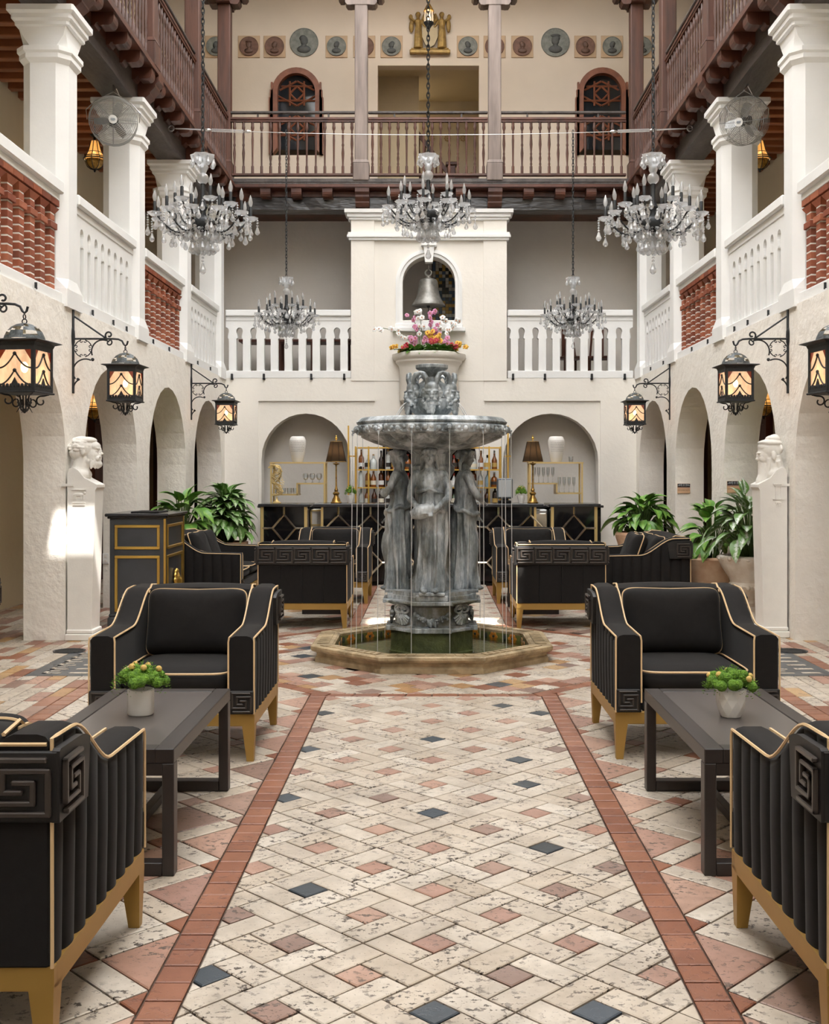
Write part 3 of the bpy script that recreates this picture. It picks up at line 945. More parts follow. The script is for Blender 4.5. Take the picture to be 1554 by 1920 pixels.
# white balustrade: keyhole openings between the balusters
def key_half(w,z0,z1,n=7):
    """right edge of a baluster: half of a keyhole opening of half width w"""
    H=z1-z0
    zs=z0+H*.64; zr=z0+H*.79; r=w*1.02
    pts=[(w,z0),(w,zs),(w*.62,zs+.012),(w*.62,zs+.03)]
    a0=-math.asin(min(1,.55))
    for i in range(n+1):
        a=a0+(pi/2-a0)*i/n
        pts.append((r*cos(a) if i<n else 0.0, zr+r*1.15*sin(a)))
    return pts
def balustrade(name,label,length,nb,loc,rz,z0=.12,z1=.92,thick=.10,cleats=()):
    t=thing(name,label,'balustrade',loc,rz,'white keyhole balustrades')
    mb=MB(); mb.box(-length/2,length/2,-thick*.8,thick*.8,0,z0,.006); mb.build('base_rail',m_white,t)
    mb=MB(); mb.box(-length/2,length/2,-thick*.6,thick*.6,z1,z1+.07,.004); mb.box(-length/2,length/2,-thick*1.0,thick*1.0,z1+.07,z1+.17,.012); mb.build('top_rail',m_white,t)
    sp=length/nb; w=sp*.235
    half=key_half(w,z0,z1)
    top=z1
    L=[(-sp/2+x,z) for x,z in half]; Rr=[(sp/2-x,z) for x,z in half]
    poly=[(-sp/2+w,z0-.01)]+L[1:]+[(-sp/2,top),(sp/2,top)]+Rr[::-1][:-1]+[(sp/2-w,z0-.01)]
    b=MB(); b.prism(poly,-thick/2,thick/2,'y'); bme=b.mesh('baluster',m_white)
    for k in range(nb): obj('baluster',bme,t,(-length/2+sp*(k+.5),0,0))
    return t
for sgn in (-1,1):
    sd='left' if sgn<0 else 'right'
    for y0,y1,wh in ((10.35,12.37,'between the columns behind the near lantern'),(15.24,17.22,'nearest the back corner')):
        balustrade('white_balustrade','white keyhole balustrade on the %s gallery %s'%(sd,wh),y1-y0,9 if y0<12 else 9,(sgn*(XW+.1),(y0+y1)/2,ZF),pi/2)
balustrade('white_balustrade','white keyhole balustrade left of the bell on the back wall',2.0,9,(-2.27,17.72,ZF),0)
balustrade('white_balustrade','white keyhole balustrade right of the bell on the back wall',2.0,9,(2.23,17.72,ZF),0)
cl=MB(); cl.box(-.016,.016,-.05,0,-.03,.05,.004); cl.box(-.02,.02,-.02,0,-.045,-.02); clm=cl.mesh('wall_cleat',m_iron)
for x in (434,494,583,645,962,1022,1110,1172):
    tag(obj('wall_cleat',clm,None,(P(x,0,17.58)[0],17.64,3.04)),'small black metal cleat under the back balustrades','cleat','cleats below the back balustrade')
for sgn in (-1,1):
    for y in (8.4,9.2,10.75,11.45,11.95,13.1,13.9,15.6,16.5):
        tag(obj('wall_cleat',clm,None,(sgn*(XW-.01),y,3.06),sgn*pi/2),'small black metal cleat under the %s side gallery rail'%('left' if sgn<0 else 'right'),'cleat','cleats below the %s gallery rail'%('left' if sgn<0 else 'right')).scale=(.5,.4,.6)
# brick screens
BH=.056; MJ=.013
br=MB(); br.box(-.055,.055,-.055,.055,0,BH,.003); bme1=br.mesh('brick',m_brick)
br=MB(); br.box(-.07,.07,-.085,.085,0,BH,.003); bme2=br.mesh('brick',m_brick)
br=MB(); br.loft([[(-.055,-.055,0),(.055,-.055,0),(.055,.055,0),(-.055,.055,0)],[(-.075,-.118,BH),(.075,-.118,BH),(.075,.118,BH),(-.075,.118,BH)]],False); bme4=br.mesh('brick',m_brick)
br=MB(); br.box(-.08,.08,-.104,.104,0,.055,.003); bme3=br.mesh('brick',m_brick)
def brick_screen(sgn,y0,y1,label,vis0):
    t=thing('brick_screen',label,'brick screen',(sgn*(XW+.12),(y0+y1)/2,ZF),0,'brick screens')
    L=y1-y0
    mb=MB(); mb.box(-.10,.10,-L/2,L/2,0,.10,.006); mb.build('base_rail',m_white,t)
    mb=MB(); mb.box(-.08,.08,-L/2,L/2,.92,.98,.004); mb.box(-.12,.12,-L/2,L/2,.98,1.09,.012); mb.build('top_rail',m_white,t)
    n=8; sp=L/n
    core=MB()
    for k in range(n):
        y=-L/2+sp*(k+.5)
        if (y0+y1)/2+y<vis0: continue
        core.box(-.052,.052,y-.052,y+.052,.10,.86)
        z=.10; row=0
        while z<.86-BH:
            top=row-7
            o_=obj('brick',bme4 if row==10 else bme2 if row==8 else bme1,t,(0,y,z),0 if row in (8,10) else random.uniform(-.03,.03))
            z+=BH+MJ; row+=1
    for k in range(int(L/.218)+1):
        y=-L/2+.107+k*.218
        if y>L/2-.1 or (y0+y1)/2+y<vis0: continue
        obj('brick',bme3,t,(0,y,.862))
    core.box(-.05,.05,-L/2,L/2,.858,.92)
    core.build('mortar',m_mortar,t)
for sgn in (-1,1):
    sd='left' if sgn<0 else 'right'
    brick_screen(sgn,7.95,9.92,'red brick screen in the %s gallery nearest the camera'%sd,8.2)
    brick_screen(sgn,12.80,14.82,'red brick screen in the middle of the %s gallery'%sd,0)

# ================================================================== BEAMS, BRACKETS, DECK EDGE, RAILINGS
for sgn in (-1,1):
    sd='left' if sgn<0 else 'right'
    mb=MB(); n=40
    rings=[]
    for k in range(n+1):
        y=-4.9+22.5*k/n; j=lambda a:random.uniform(-a,a)
        x0,x1=sgn*(XW+.02),sgn*(XW+.36)
        rings.append([(x0+j(.008),y,5.68+j(.008)),(x1,y,5.68+j(.006)),(x1,y,5.98),(x0+j(.008),y,5.98)])
    mb.loft(rings,False); tag(mb.build('roof_beam',m_beam),'long dark timber beam on the %s columns'%sd,'beam',)
mb=MB(); rings=[]
for k in range(31):
    x=-3.6+7.2*k/30; j=lambda a:random.uniform(-a,a)
    rings.append([(x,17.62+j(.01),5.70+j(.01)),(x,17.95,5.70),(x,17.95,5.98),(x,17.62+j(.01),5.98)])
mb.loft(rings,False); tag(mb.build('roof_beam',M('beam_back',S(72,70,70),.28,c2=S(40,38,38),vs=5,stretch=(.25,1,1),bump=.6,bs=9,bd=.04)),'glossy dark timber beam across the back above the bell bay','beam')
def bracket_mesh(w,kind):
    """profile (out,z): out is into the courtyard"""
    if kind=='small':
        p=[(.0,-.0),(.22,0),(.22,-.05)]+[(.17+.05*cos(radians(a)),-.06+.065*sin(radians(a))) for a in (0,-30,-60,-90)]+[(.12,-.125)]+[(.095+.025*cos(radians(a)),-.10+.03*sin(radians(a))) for a in (-90,-140,-180)]+[(.05,-.10),(.03,-.13),(.0,-.13)]
    else:
        p=[(.0,0),(.24,0),(.24,-.06),(.20,-.10),(.20,-.13),(.14,-.19),(.14,-.21),(.08,-.26),(.0,-.27)]
    mb=MB(); mb.prism(p,-w/2,w/2,'x'); return mb.mesh('bracket',m_wood)
bs_,bl_=bracket_mesh(.16,'small'),bracket_mesh(.22,'large')
for sgn in (-1,1):
    sd='left' if sgn<0 else 'right'
    t=thing('gallery_deck_edge','dark moulded edge of the upper %s gallery with carved wooden brackets'%sd,'gallery edge',(sgn*3.30,0,5.99))
    mb=MB(); mb.box(min(sgn*.0,sgn*-.24),max(sgn*.0,sgn*-.24),6.5,17.40,.0,.05); mb.build('soffit_board',m_wood,t)
    mb=MB(); x=sgn*-.17
    mb.box(x-.018,x+.018,6.5,17.36,.05,.14,.005); mb.box(x-.026,x+.026,6.5,17.36,.08,.10,.005); mb.build('edge_moulding',m_beam,t)
    for k in range(22):
        y=17.44-.489*(k+1)+.489*.5
        if y<9.0: break
        large=False
        obj('bracket',bs_,t,(0,y,0),rot=(0,0,sgn*pi/2))
    for y in COLY[1:4]: obj('bracket',bl_,t,(0,y+.0,0),rot=(0,0,sgn*pi/2))
t=thing('gallery_deck_edge','dark moulded edge of the upper back gallery with carved wooden brackets','gallery edge',(0,17.62,5.99))
mb=MB(); mb.box(-3.14,3.14,-.24,.0,.0,.05); mb.build('soffit_board',m_wood,t)
mb=MB(); mb.box(-3.14,3.14,-.262,-.226,.05,.14,.005); mb.box(-3.14,3.14,-.272,-.22,.08,.10,.005); mb.build('edge_moulding',m_beam,t)
for x in (498,556,614,742,864,991,1050,1108): obj('bracket',bs_,t,(P(x,0,17.45)[0],0,0),rot=(0,0,pi))
for x in (679,928): obj('bracket',bl_,t,(P(x,0,17.45)[0],0,0),rot=(0,0,pi))
for x in (-3.05,3.05): obj('bracket',bl_,t,(x,.1,0),rot=(0,0,pi+(pi/4 if x<0 else -pi/4)))
# turned balusters
def turned(k):
    H=.86; r=.021
    base=[(.022,0),(.022,.13),(.014,.15)]
    top=[(.013,H-.17),(.026,H-.13),(.026,H-.10),(.022,H-.09),(.022,H)]
    mid=[[(.020,.17),(.013,.20),(.021,.26),(.013,.31),(.018,.33),(.013,.36),(.023,.48),(.016,.62)],
         [(.014,.20),(.023,.34),(.014,.44),(.021,.47),(.014,.50),(.018,.60),(.014,.66)],
         [(.014,.22),(.016,.40),(.019,.55),(.014,.66)]][k]
    mb=MB(); mb.lathe(base+mid+top,8); return mb.mesh('baluster',m_wood_up)
TB=[turned(k) for k in range(3)]
def railing(label,length,nb,loc,rz):
    t=thing('wooden_railing',label,'railing',loc,rz,'turned wooden railings of the upper gallery')
    mb=MB(); mb.box(-length/2,length/2,-.035,.035,.08,.12,.006); mb.build('bottom_rail',m_wood_up,t)
    mb=MB(); mb.box(-length/2,length/2,-.045,.045,.955,1.0,.01); mb.box(-length/2,length/2,-.03,.03,.93,.955); mb.build('top_rail',m_wood,t)
    mb=MB(); mb.box(-length/2,length/2,-.03,.03,1.06,1.10,.01); mb.build('hand_rail',m_beam,t)
    for k in (.22,.78):
        mb=MB(); mb.box(-.014,.014,-.014,.014,.995,1.065); mb.build('rail_stub',m_beam,t,(length*(k-.5),0,0))
    sp=length/nb
    for k in range(nb): obj('baluster',TB[random.choice((0,0,1,2))],t,(-length/2+sp*(k+.5),0,.10),0)
ZD=6.1
railing('turned wooden railing on the back upper gallery, left of the posts',1.99,14,(-2.16,17.42,ZD),0)
railing('turned wooden railing on the back upper gallery, between the two pale posts',1.88,14,(-.04,17.42,ZD),0)
railing('turned wooden railing on the back upper gallery, right of the posts',1.99,14,(2.08,17.42,ZD),0)
for sgn in (-1,1):
    sd='left' if sgn<0 else 'right'
    for y0,y1,w in ((15.12,17.3,'meeting the back corner'),(12.67,14.95,'above the big chandelier'),(10.25,12.5,'nearest the camera')):
        railing('turned wooden railing on the %s upper gallery %s'%(sd,w),y1-y0,17,(sgn*3.2,(y0+y1)/2,ZD),pi/2)
def post(x,y,label,mat,caps):
    t=thing('gallery_post',label,'post',(x,y,6.1),0,'upper gallery posts')
    mb=MB(); mb.box(-.10,.10,-.10,.10,.30,2.955,.012); mb.build('shaft',mat,t)
    mb=MB(); mb.box(-.125,.125,-.125,.125,0,.28,.01); mb.loft([[(a*.125,b*.125,.28) for a,b in ((-1,-1),(1,-1),(1,1),(-1,1))],[(a*.10,b*.10,.33) for a,b in ((-1,-1),(1,-1),(1,1),(-1,1))]],False); mb.build('base',m_wood_grey if mat is m_wood_grey else mat,t)
    for rz in caps:
        mb=MB(); mb.prism([(-.36,2.96),(.36,2.96),(.36,2.90)]+[(.30+.06*cos(radians(a)),2.88+.05*sin(radians(a))) for a in (0,-60,-120)]+[(.25,2.86)]+[(.19+.06*cos(radians(a)),2.80+.05*sin(radians(a))) for a in (0,-60,-110)]+[(.12,2.76),(-.12,2.76)]+[(-.19+.06*cos(radians(a)),2.80+.05*sin(radians(a))) for a in (-70,-120,-180)]+[(-.25,2.86)]+[(-.30+.06*cos(radians(a)),2.88+.05*sin(radians(a))) for a in (-60,-120,-180)]+[(-.36,2.90)],-.11,.11,'y')
        mb.build('bracket_capital',mat if mat is not m_wood_grey else m_wood_grey,t,None,rz)
post(-1.09,17.46,'pale weathered post on the back upper gallery, left of the doorway',m_wood_grey,(0,))
post(1.01,17.46,'pale weathered post on the back upper gallery, right of the doorway',m_wood_grey,(0,))
for sgn in (-1,1):
    sd='left' if sgn<0 else 'right'
    post(sgn*3.24,17.44,'dark brown corner post where the %s and back upper galleries meet'%sd,m_wood_up,(0,pi/2))
    post(sgn*3.22,15.03,'dark brown post on the %s upper gallery next to the corner'%sd,m_wood_up,(pi/2,))
    post(sgn*3.22,12.58,'dark brown post on the %s upper gallery above the wall fan'%sd,m_wood_up,(pi/2,))
mb=MB(); mb.box(-3.4,3.4,17.34,17.58,9.06,9.4,.01); tag(mb.build('eaves_beam',m_wood_up),'brown eaves beam over the back upper gallery','beam')
for sgn in (-1,1):
    mb=MB(); mb.box(min(sgn*3.1,sgn*3.34),max(sgn*3.1,sgn*3.34),6,17.3,9.06,9.4,.01); tag(mb.build('eaves_beam',m_wood_up),'brown eaves beam over the %s upper gallery'%('left' if sgn<0 else 'right'),'beam')
# ---- doors along the aisles
dn=1
for sgn in (-1,1):
    for y0,y1 in ((15.3,16.4),(18.9,20.2),(21.9,23.8)):
        d=struct(obj('door_%d'%dn,None,None,(sgn*4.70,(y0+y1)/2,0)),'dark wooden panelled door in the aisle'); dn+=1
        w=(y1-y0)/2
        mb=MB(); mb.box(-.05,.05,-w,w,0,2.35); mb.build('door_leaf',m_door,d)
        for a,b in ((-w+.08,-.05),(.05,w-.08)):
            for z0,z1 in ((.15,.8),(.9,1.6),(1.7,2.2)):
                mb=MB(); mb.box(-.065,.065,a,b,z0,z1,.02); mb.build('door_panel',m_door,d)
        mb=MB()
        for s_ in (-1,1): mb.box(-.08,.08,s_*w-.05,s_*w+.05,0,2.42)
        mb.box(-.08,.08,-w-.05,w+.05,2.35,2.45); mb.build('door_frame',m_door,d)
# ================================================================== SEATING
def smoothstep(t): t=max(0,min(1,t)); return t*t*(3-2*t)
def arm_top(y,D):
    """height of the arm along its depth; y from -D/2 (front) to D/2 (back)"""
    t=(y+D/2)/D
    return .655+.02*t+.165*smoothstep((t-.42)/.40)
def key_mesh(s,d,mat):
    """raised square Greek key of size s, depth d, in x-z plane, facing -y"""
    g=s/6.6; w=.62*g
    A=[(5.6,6),(0,6),(0,1.2),(4.5,1.2),(4.5,3.5),(2.7,3.5)]
    B=[(.4,0),(6,0),(6,4.8),(1.5,4.8),(1.5,2.4),(3.2,2.4)]
    mb=MB()
    for path in (A,B):
        for (x0,z0),(x1,z1) in zip(path,path[1:]):
            a,b=min(x0,x1)*g-w/2,max(x0,x1)*g+w/2; c,e=min(z0,z1)*g-w/2,max(z0,z1)*g+w/2
            a+=w/2-s/2; b+=w/2-s/2; c+=w/2; e+=w/2
            mb.box(a,b,-d,0,c,e,min(.003,d*.4))
    return mb.mesh('greek_key',mat)
KEY_BACK=key_mesh(.150,.016,m_keybar)
KEY_FRONT=key_mesh(.105,.008,m_keybar)
def cushion(mb,w,d,h,c,n=14,pin=0.0,M=None):
    """puffy rectangular cushion"""
    def sg(a,e): return (abs(a)**e)*(1 if a>=0 else -1)
    rings=[]; K=10
    for k in range(K+1):
        ph=-pi/2+pi*k/K
        ring=[]
        for i in range(4*n):
            th=2*pi*i/(4*n)
            cx,sx=sg(cos(th),.28),sg(sin(th),.28)
            rr=max(.001,cos(ph)**.45)
            x=w/2*cx*rr*(1-pin*(1-sx*sx)); y=d/2*sx*rr*(1-1.6*pin*(1-cx*cx)); z=h/2*sg(sin(ph),.8)
            q=Vector((x,y,z))
            if M is not None: q=M@q
            ring.append((q.x+c[0],q.y+c[1],q.z+c[2]))
        rings.append(ring)
    mb.loft(rings,True)
def cushion_edge(w,d,c,M=None,n=12,k=1.0,z=0.0,pin=0.0):
    def sg(a,e): return (abs(a)**e)*(1 if a>=0 else -1)
    out=[]
    for i in range(4*n):
        th=2*pi*i/(4*n); a,b=sg(cos(th),.28),sg(sin(th),.28); q=Vector((w/2*k*a*(1-pin*(1-b*b)),d/2*k*b*(1-1.6*pin*(1-a*a)),z))
        if M is not None: q=M@q
        out.append((q.x+c[0],q.y+c[1],q.z+c[2]))
    return out
def make_seat(name,W,label,cat,loc,rz,group,ncush=1,D=.90):
    t=thing(name,label,cat,loc,rz,group)
    AT=.14; zb=.25; h=W/2
    # gold base
    mb=MB()
    mb.box(-h+.005,h-.005,-D/2+.005,-D/2+.04,.185,zb,.003); mb.box(-h+.005,h-.005,D/2-.04,D/2-.005,.185,zb,.003)
    for s_ in (-1,1): mb.box(min(s_*(h-.005),s_*(h-.04)),max(s_*(h-.005),s_*(h-.04)),-D/2+.03,D/2-.03,.185,zb)
    mb.build('base_frame',m_goldpaint,t)
    for sx in (-1,1):
        for sy in (-1,1):
            l=MB(); a=.065; b=.036
            xo,yo=sx*(h-.005),sy*(D/2-.005)
            def ring(w,z,sh): 
                x1=xo-sx*sh; y1=yo-sy*sh
                x0=x1-sx*w; y0=y1-sy*w
                return [(min(x0,x1),min(y0,y1),z),(max(x0,x1),min(y0,y1),z),(max(x0,x1),max(y0,y1),z),(min(x0,x1),max(y0,y1),z)]
            l.loft([ring(b,0,.006),ring(a,.19,0),ring(a,.2,0)],False); l.build('leg',m_goldpaint,t)
    # arms with channelled outer faces
    ns=72
    for s_ in (-1,1):
        mb=MB(); rings=[]
        nr=9
        for k in range(ns+1):
            y=-D/2+D*k/ns
            zt=arm_top(y,D)
            rib=.016*abs(sin(pi*nr*k/ns))**.55
            if k in (0,ns): rib=0
            xo=h-.018+rib; xi=h-AT
            e=.0 if 0<k<ns else 0
            sec=[(xi,zb),(xi,zt-.035),(xi+.012,zt-.010),(xi+.035,zt),(h-.045,zt),(h-.024,zt-.006),(h-.012,zt-.022),(xo,zt-.045),(xo,(zt+zb)/2),(xo-.004,zb)]
            rings.append([(s_*x,y,z) for x,z in sec])
        mb.loft(rings,True); mb.build('arm',m_fabric,t,sharp=38)
        pm=MB()
        ys=[-D/2+D*k/24 for k in range(25)]
        pm.tube([(s_*(h-.006),-D/2-.003,zb+.0)]+[(s_*(h-.006),-D/2-.003,arm_top(-D/2,D)-.03)]+[(s_*(h-.008),y,arm_top(y,D)-.010) for y in ys]+[(s_*(h-.006),D/2+.004,zb)],.0052,5)
        pm.tube([(s_*(h-AT),-D/2-.003,zb+.05)]+[(s_*(h-AT),-D/2-.003,arm_top(-D/2,D)-.03)]+[(s_*(h-AT+.004),y,arm_top(y,D)-.008) for y in ys[:-3]],.0052,5)
        pm.build('piping',m_pipe,t)
        # carved band on the rear of the outer side
        yb0=.20
        prof=[(D/2,arm_top(D/2,D)-.035)]+[(D/2-.24*i/8,arm_top(D/2-.24*i/8,D)-.035) for i in range(1,9)]
        kb=MB(); kb.prism([(D/2+.012,.62),(D/2+.012,.80)]+[(y,z) for y,z in prof]+[(D/2-.22,.62)],s_*(h-.004),s_*(h+.016),'x')
        o=kb.build('side_carving',m_key,t)
        k1=obj('greek_key',KEY_BACK,o,(s_*(h+.015),D/2-.075,.635),rot=(0,0,s_*pi/2),scale=(.95,1,.95))
        # key block low on the arm front
        kb=MB(); kb.box(s_*(h-AT/2)-AT/2+.008,s_*(h-AT/2)+AT/2-.008,-D/2-.016,-D/2+.01,zb+.002,zb+.122,.004); o=kb.build('front_carving',m_key,t)
        obj('greek_key',KEY_FRONT,o,(s_*(h-AT/2),-D/2-.015,zb+.01))
    # back
    zt=.835
    mb=MB(); sec=[(D/2-.20,zb),(D/2-.20,zt-.06),(D/2-.18,zt-.012),(D/2-.13,zt+.006),(D/2-.05,zt+.004),(D/2-.02,zt-.012),(D/2-.012,zt-.03),(D/2-.012,zb)]
    n_=9; xx=h-AT+.004
    rings=[]
    for k in range(n_+1):
        x=-xx+2*xx*k/n_; cr=.012*(1-(2*k/n_-1)**2)
        rings.append([(x,y,z+(cr if z>.5 else 0)) for y,z in sec])
    mb.loft(rings,True); mb.build('backrest',m_fabric,t)
    # back face: fabric panels, seams
    npan=4
    for k in range(npan):
        a=-h+.015+(2*h-.03)*k/npan; b=-h+.015+(2*h-.03)*(k+1)/npan
        mb=MB(); mb.box(a+.001,b-.001,D/2-.02,D/2+.002,zb,.63,.004); mb.build('back_panel',m_fabric,t)
    pm=MB(); pm.tube([(-h+.02,D/2+.002,zt-.02),(h-.02,D/2+.002,zt-.02)],.0052,5); 
    for s_ in (-1,1): pm.tube([(s_*(h-AT+.002),D/2-.20,zt-.03),(s_*(h-AT+.002),D/2-.13,zt+.012),(s_*(h-AT+.002),D/2-.02,zt)],.006,5)
    pm.build('piping',m_pipe,t)
    kb=MB(); kb.box(-h-.012,h+.012,D/2-.004,D/2+.014,.62,.80,.004); o=kb.build('back_carving',m_key,t)
    nk=max(5,round(W/.174)); sp=(2*h)/nk
    for k in range(nk): obj('greek_key',KEY_BACK,o,(-(-h+sp*(k+.5)),D/2+.013,.636),rot=(0,0,pi),scale=(min(1.12,sp/.155),1,1))
    # front rail below the seat
    iw=W-2*AT
    mb=MB(); mb.box(-iw/2+.002,iw/2-.002,-D/2+.02,D/2-.2,zb,.345,.01); mb.build('seat_rail',m_fabric,t)
    for k in range(ncush):
        cw=iw/ncush; cx=-iw/2+cw*(k+.5)
        mb=MB(); cushion(mb,cw-.004,D-.21,.15,(cx,-.10,.405)); c=mb.build('seat_cushion',m_fabric,t)
        e=MB(); e.tube(cushion_edge(cw-.0,D-.206,(cx,-.10,.455),k=.985),.006,5,closed=True); e.build('piping',m_pipe,c)
        bw=cw-.02 if ncush==1 else cw-.02
        R=Matrix.Rotation(radians(76),3,'X')
        cc=(cx,D/2-.275,.645)
        mb=MB(); cushion(mb,bw+.01,.40,.21,cc,pin=.045,M=R); c=mb.build('back_cushion',m_fabric,t)
        e=MB(); e.tube(cushion_edge(bw+.012,.402,cc,M=R,k=1.0,pin=.045),.0052,5,closed=True)
        e.build('piping',m_pipe,c)
    return t
def W_(x,Y): return (x-807)/2075*Y
GR='black lounge armchairs with gold legs'
front_l=make_seat('lounge_armchair',.87,'black armchair facing the camera behind the left coffee table with white round planter','armchair',(-1.345,6.20,0),0,GR)
def chair_copy(label,loc,rz):
    c=copy_tree(front_l); c.location=loc; c.rotation_euler=(0,0,rz); c['label']=label; return c
chair_copy('black armchair facing the camera behind the right coffee table with faceted planter',(1.40,6.25,0),0)
chair_copy('black armchair turned away from the camera in the left bottom corner',(-1.385,3.25,0),pi)
chair_copy('black armchair turned away from the camera in the right bottom corner',(1.435,3.25,0),pi)
chair_copy('black armchair with its Greek key back to us, left of the fountain',(-1.235,11.12,0),pi)
chair_copy('black armchair with its Greek key back to us, right of the fountain',(1.26,11.12,0),pi)
chair_copy('black armchair facing us in front of the bar, left of the fountain',(-1.15,13.2,0),0)
chair_copy('black armchair facing us in front of the bar, right of the fountain',(1.19,13.2,0),0)
chair_copy('black armchair at the far left edge, only its side in view',(-3.33,6.95,0),0)
# loveseats in the middle group
ls=make_seat('loveseat',1.5,'black two-seat sofa beside the host stand, facing right','sofa',(-2.47,12.50,0),pi/2,'black loveseats with gold legs',2)
c=copy_tree(ls); c.location=(2.24,12.20,0); c.rotation_euler=(0,0,-pi/2); c['label']='black two-seat sofa under the right hand leafy plants, facing left'
# throw pillows on the loveseats
pmb=MB(); cushion(pmb,.40,.40,.17,(0,0,0),pin=.05); pme=pmb.mesh('throw_pillow',m_fabric)
pmb=MB(); pmb.tube(cushion_edge(.40,.40,(0,0,0),pin=.05),.006,5,closed=True); ppm=pmb.mesh('piping',m_pipe)
for x,y,r,w in ((-2.52,12.05,1,'nearer'),(-2.50,12.43,1,'farther')):
    o=tag(obj('throw_pillow',pme,None,(x,y,.68),rot=(radians(70),0,radians(82))),'black square pillow with gold piping on the left sofa, the %s one'%w,'pillow','throw pillows on the sofas'); obj('piping',ppm,o)
for x,y,w in ((2.14,11.68,'nearer'),(2.20,12.05,'farther')):
    o=tag(obj('throw_pillow',pme,None,(x,y,.68),rot=(radians(70),0,radians(-84))),'black square pillow with gold piping on the right sofa, the %s one'%w,'pillow','throw pillows on the sofas'); obj('piping',ppm,o)
# coffee tables
def table(name,label,W,L,H,loc,leg=.045):
    t=thing(name,label,'coffee table',loc,0,'dark coffee tables')
    th=.055
    mb=MB()
    mb.box(-W/2,-W/2+.07,-L/2,L/2,H-th,H,.003); mb.box(W/2-.07,W/2,-L/2,L/2,H-th,H,.003)
    mb.box(-W/2+.07,W/2-.07,-L/2,-L/2+.07,H-th,H,.003); mb.box(-W/2+.07,W/2-.07,L/2-.07,L/2,H-th,H,.003); mb.build('top_frame',m_table,t)
    n=2
    mb=MB(); mb.box(-W/2+.072,W/2-.072,-L/2+.072,L/2-.072,H-.03,H-.002,.002); mb.build('top_panel',m_tabletop,t)
    for sy in (-1,1):
        for sx in (-1,1):
            x1=sx*W/2; x0=sx*(W/2-leg); y1=sy*L/2; y0=sy*(L/2-leg*1.3)
            l=MB(); l.box(min(x0,x1),max(x0,x1),min(y0,y1),max(y0,y1),0,H-th,.003); l.build('leg',m_table,t)
        y1=sy*L/2; y0=sy*(L/2-leg*1.3)
        l=MB(); l.box(-W/2+leg,W/2-leg,min(y0,y1),max(y0,y1),0,.05,.003); l.build('foot_bar',m_table,t)
    l=MB(); l.box(-.02,.02,-L/2+leg*1.3,L/2-leg*1.3,.005,.045,.003); l.build('stretcher',m_table,t)
    l=MB(); l.box(-W/2+leg,W/2-leg,-L/2,-L/2+.03,H-.1,H-th); l.box(-W/2+leg,W/2-leg,L/2-.03,L/2,H-.1,H-th); l.build('apron',m_table,t)
    return t
table('coffee_table','dark rectangular coffee table in the left foreground',.56,1.16,.475,(-1.235,4.70,0))
table('coffee_table','dark rectangular coffee table in the right foreground',.56,1.16,.475,(1.30,4.70,0))
table('coffee_table','small dark table between the two chairs left of the fountain',.5,.7,.475,(-1.12,12.15,0))
table('coffee_table','small dark table between the two chairs right of the fountain',.5,.7,.475,(1.12,12.15,0))
# moss planters on the tables
def moss_planter(label,loc,style,sc=1.0):
    t=thing('moss_planter',label,'planter',loc)
    mb=MB()
    if style=='round': mb.lathe([(.052,0),(.055,.004),(.056,.105),(.050,.108),(.048,.09),(0,.09)],24)
    elif style=='facet':
        ringz=[(.044,0),(.058,.04),(.064,.08),(.066,.12),(.060,.12),(.058,.10)]
        n=9; v=[];f=[]
        for k,(r,z) in enumerate(ringz):
            for i in range(n):
                a=2*pi*(i+(.5 if k%2 else 0))/n; rr=r*(1.0 if k>3 else 1.03); v.append((rr*cos(a),rr*sin(a),z))
        for k in range(len(ringz)-1):
            for i in range(n):
                j=(i+1)%n; a,b,c,d=k*n+i,k*n+j,(k+1)*n+j,(k+1)*n+i
                if k%2==0: f+= [(a,b,d),(b,c,d)]
                else: f+=[(a,b,c),(a,c,d)]
        f.append(tuple(range(n-1,-1,-1))); f.append(tuple((len(ringz)-1)*n+i for i in range(n)))
        mb.add(v,f)
    else: mb.lathe([(.026,0),(.03,.004),(.045,.06),(.05,.10),(.046,.10),(.04,.09),(0,.09)],10,smooth=False)
    mb.build('pot',m_porc,t)
    rng=random.Random(hash(style)%97 if False else len(label))
    R=.115 if style!='small' else .07
    cl=MB()
    for k in range(46):
        a=rng.uniform(0,2*pi); rr=R*sqrt(rng.random())*.86; z=.115+.07*(1-(rr/R)**2)+rng.uniform(-.01,.015)
        s_=rng.uniform(.018,.03)*(1 if style!='small' else .62)
        cl.ell((rr*cos(a),rr*sin(a),z),(s_,s_,s_*.9),7,5)
    o=cl.build('moss',m_moss,t)
    # fine tufts
    tf=MB()
    for k in range(700):
        a=rng.uniform(0,2*pi); rr=R*sqrt(rng.random())*1.05; zz=.12+.075*(1-(rr/R)**2)+rng.uniform(-.02,.03); q=.006
        d=Vector((cos(a)*rr,sin(a)*rr,.05)).normalized()*rng.uniform(.008,.016)
        p=Vector((rr*cos(a),rr*sin(a),zz)); u=Vector((rng.uniform(-1,1),rng.uniform(-1,1),rng.uniform(-1,1))).normalized()*q*.5
        tf.add([tuple(p-u),tuple(p+u),tuple(p+d)],[(0,1,2)])
    o=tf.build('moss_tufts',m_moss,t); o['kind']='stuff'
    b=MB(); b.ell((0,0,0),.014 if style!='small' else .009,10,7); bme=b.mesh('billy_button',m_yellow)
    for k in range(5):
        a=2*pi*k/5+rng.uniform(-.4,.4)-1.2; rr=R*rng.uniform(.35,.85)
        obj('billy_button',bme,t,(rr*cos(a),rr*sin(a),.152+.065*(1-(rr/R)**2)))
    t.scale=(sc,)*3
moss_planter('round white pot of green moss on the left coffee table',(-1.235,4.72,.475),'round',1.0)
moss_planter('faceted white pot of green moss on the right coffee table',(1.27,4.68,.475),'facet',.95)
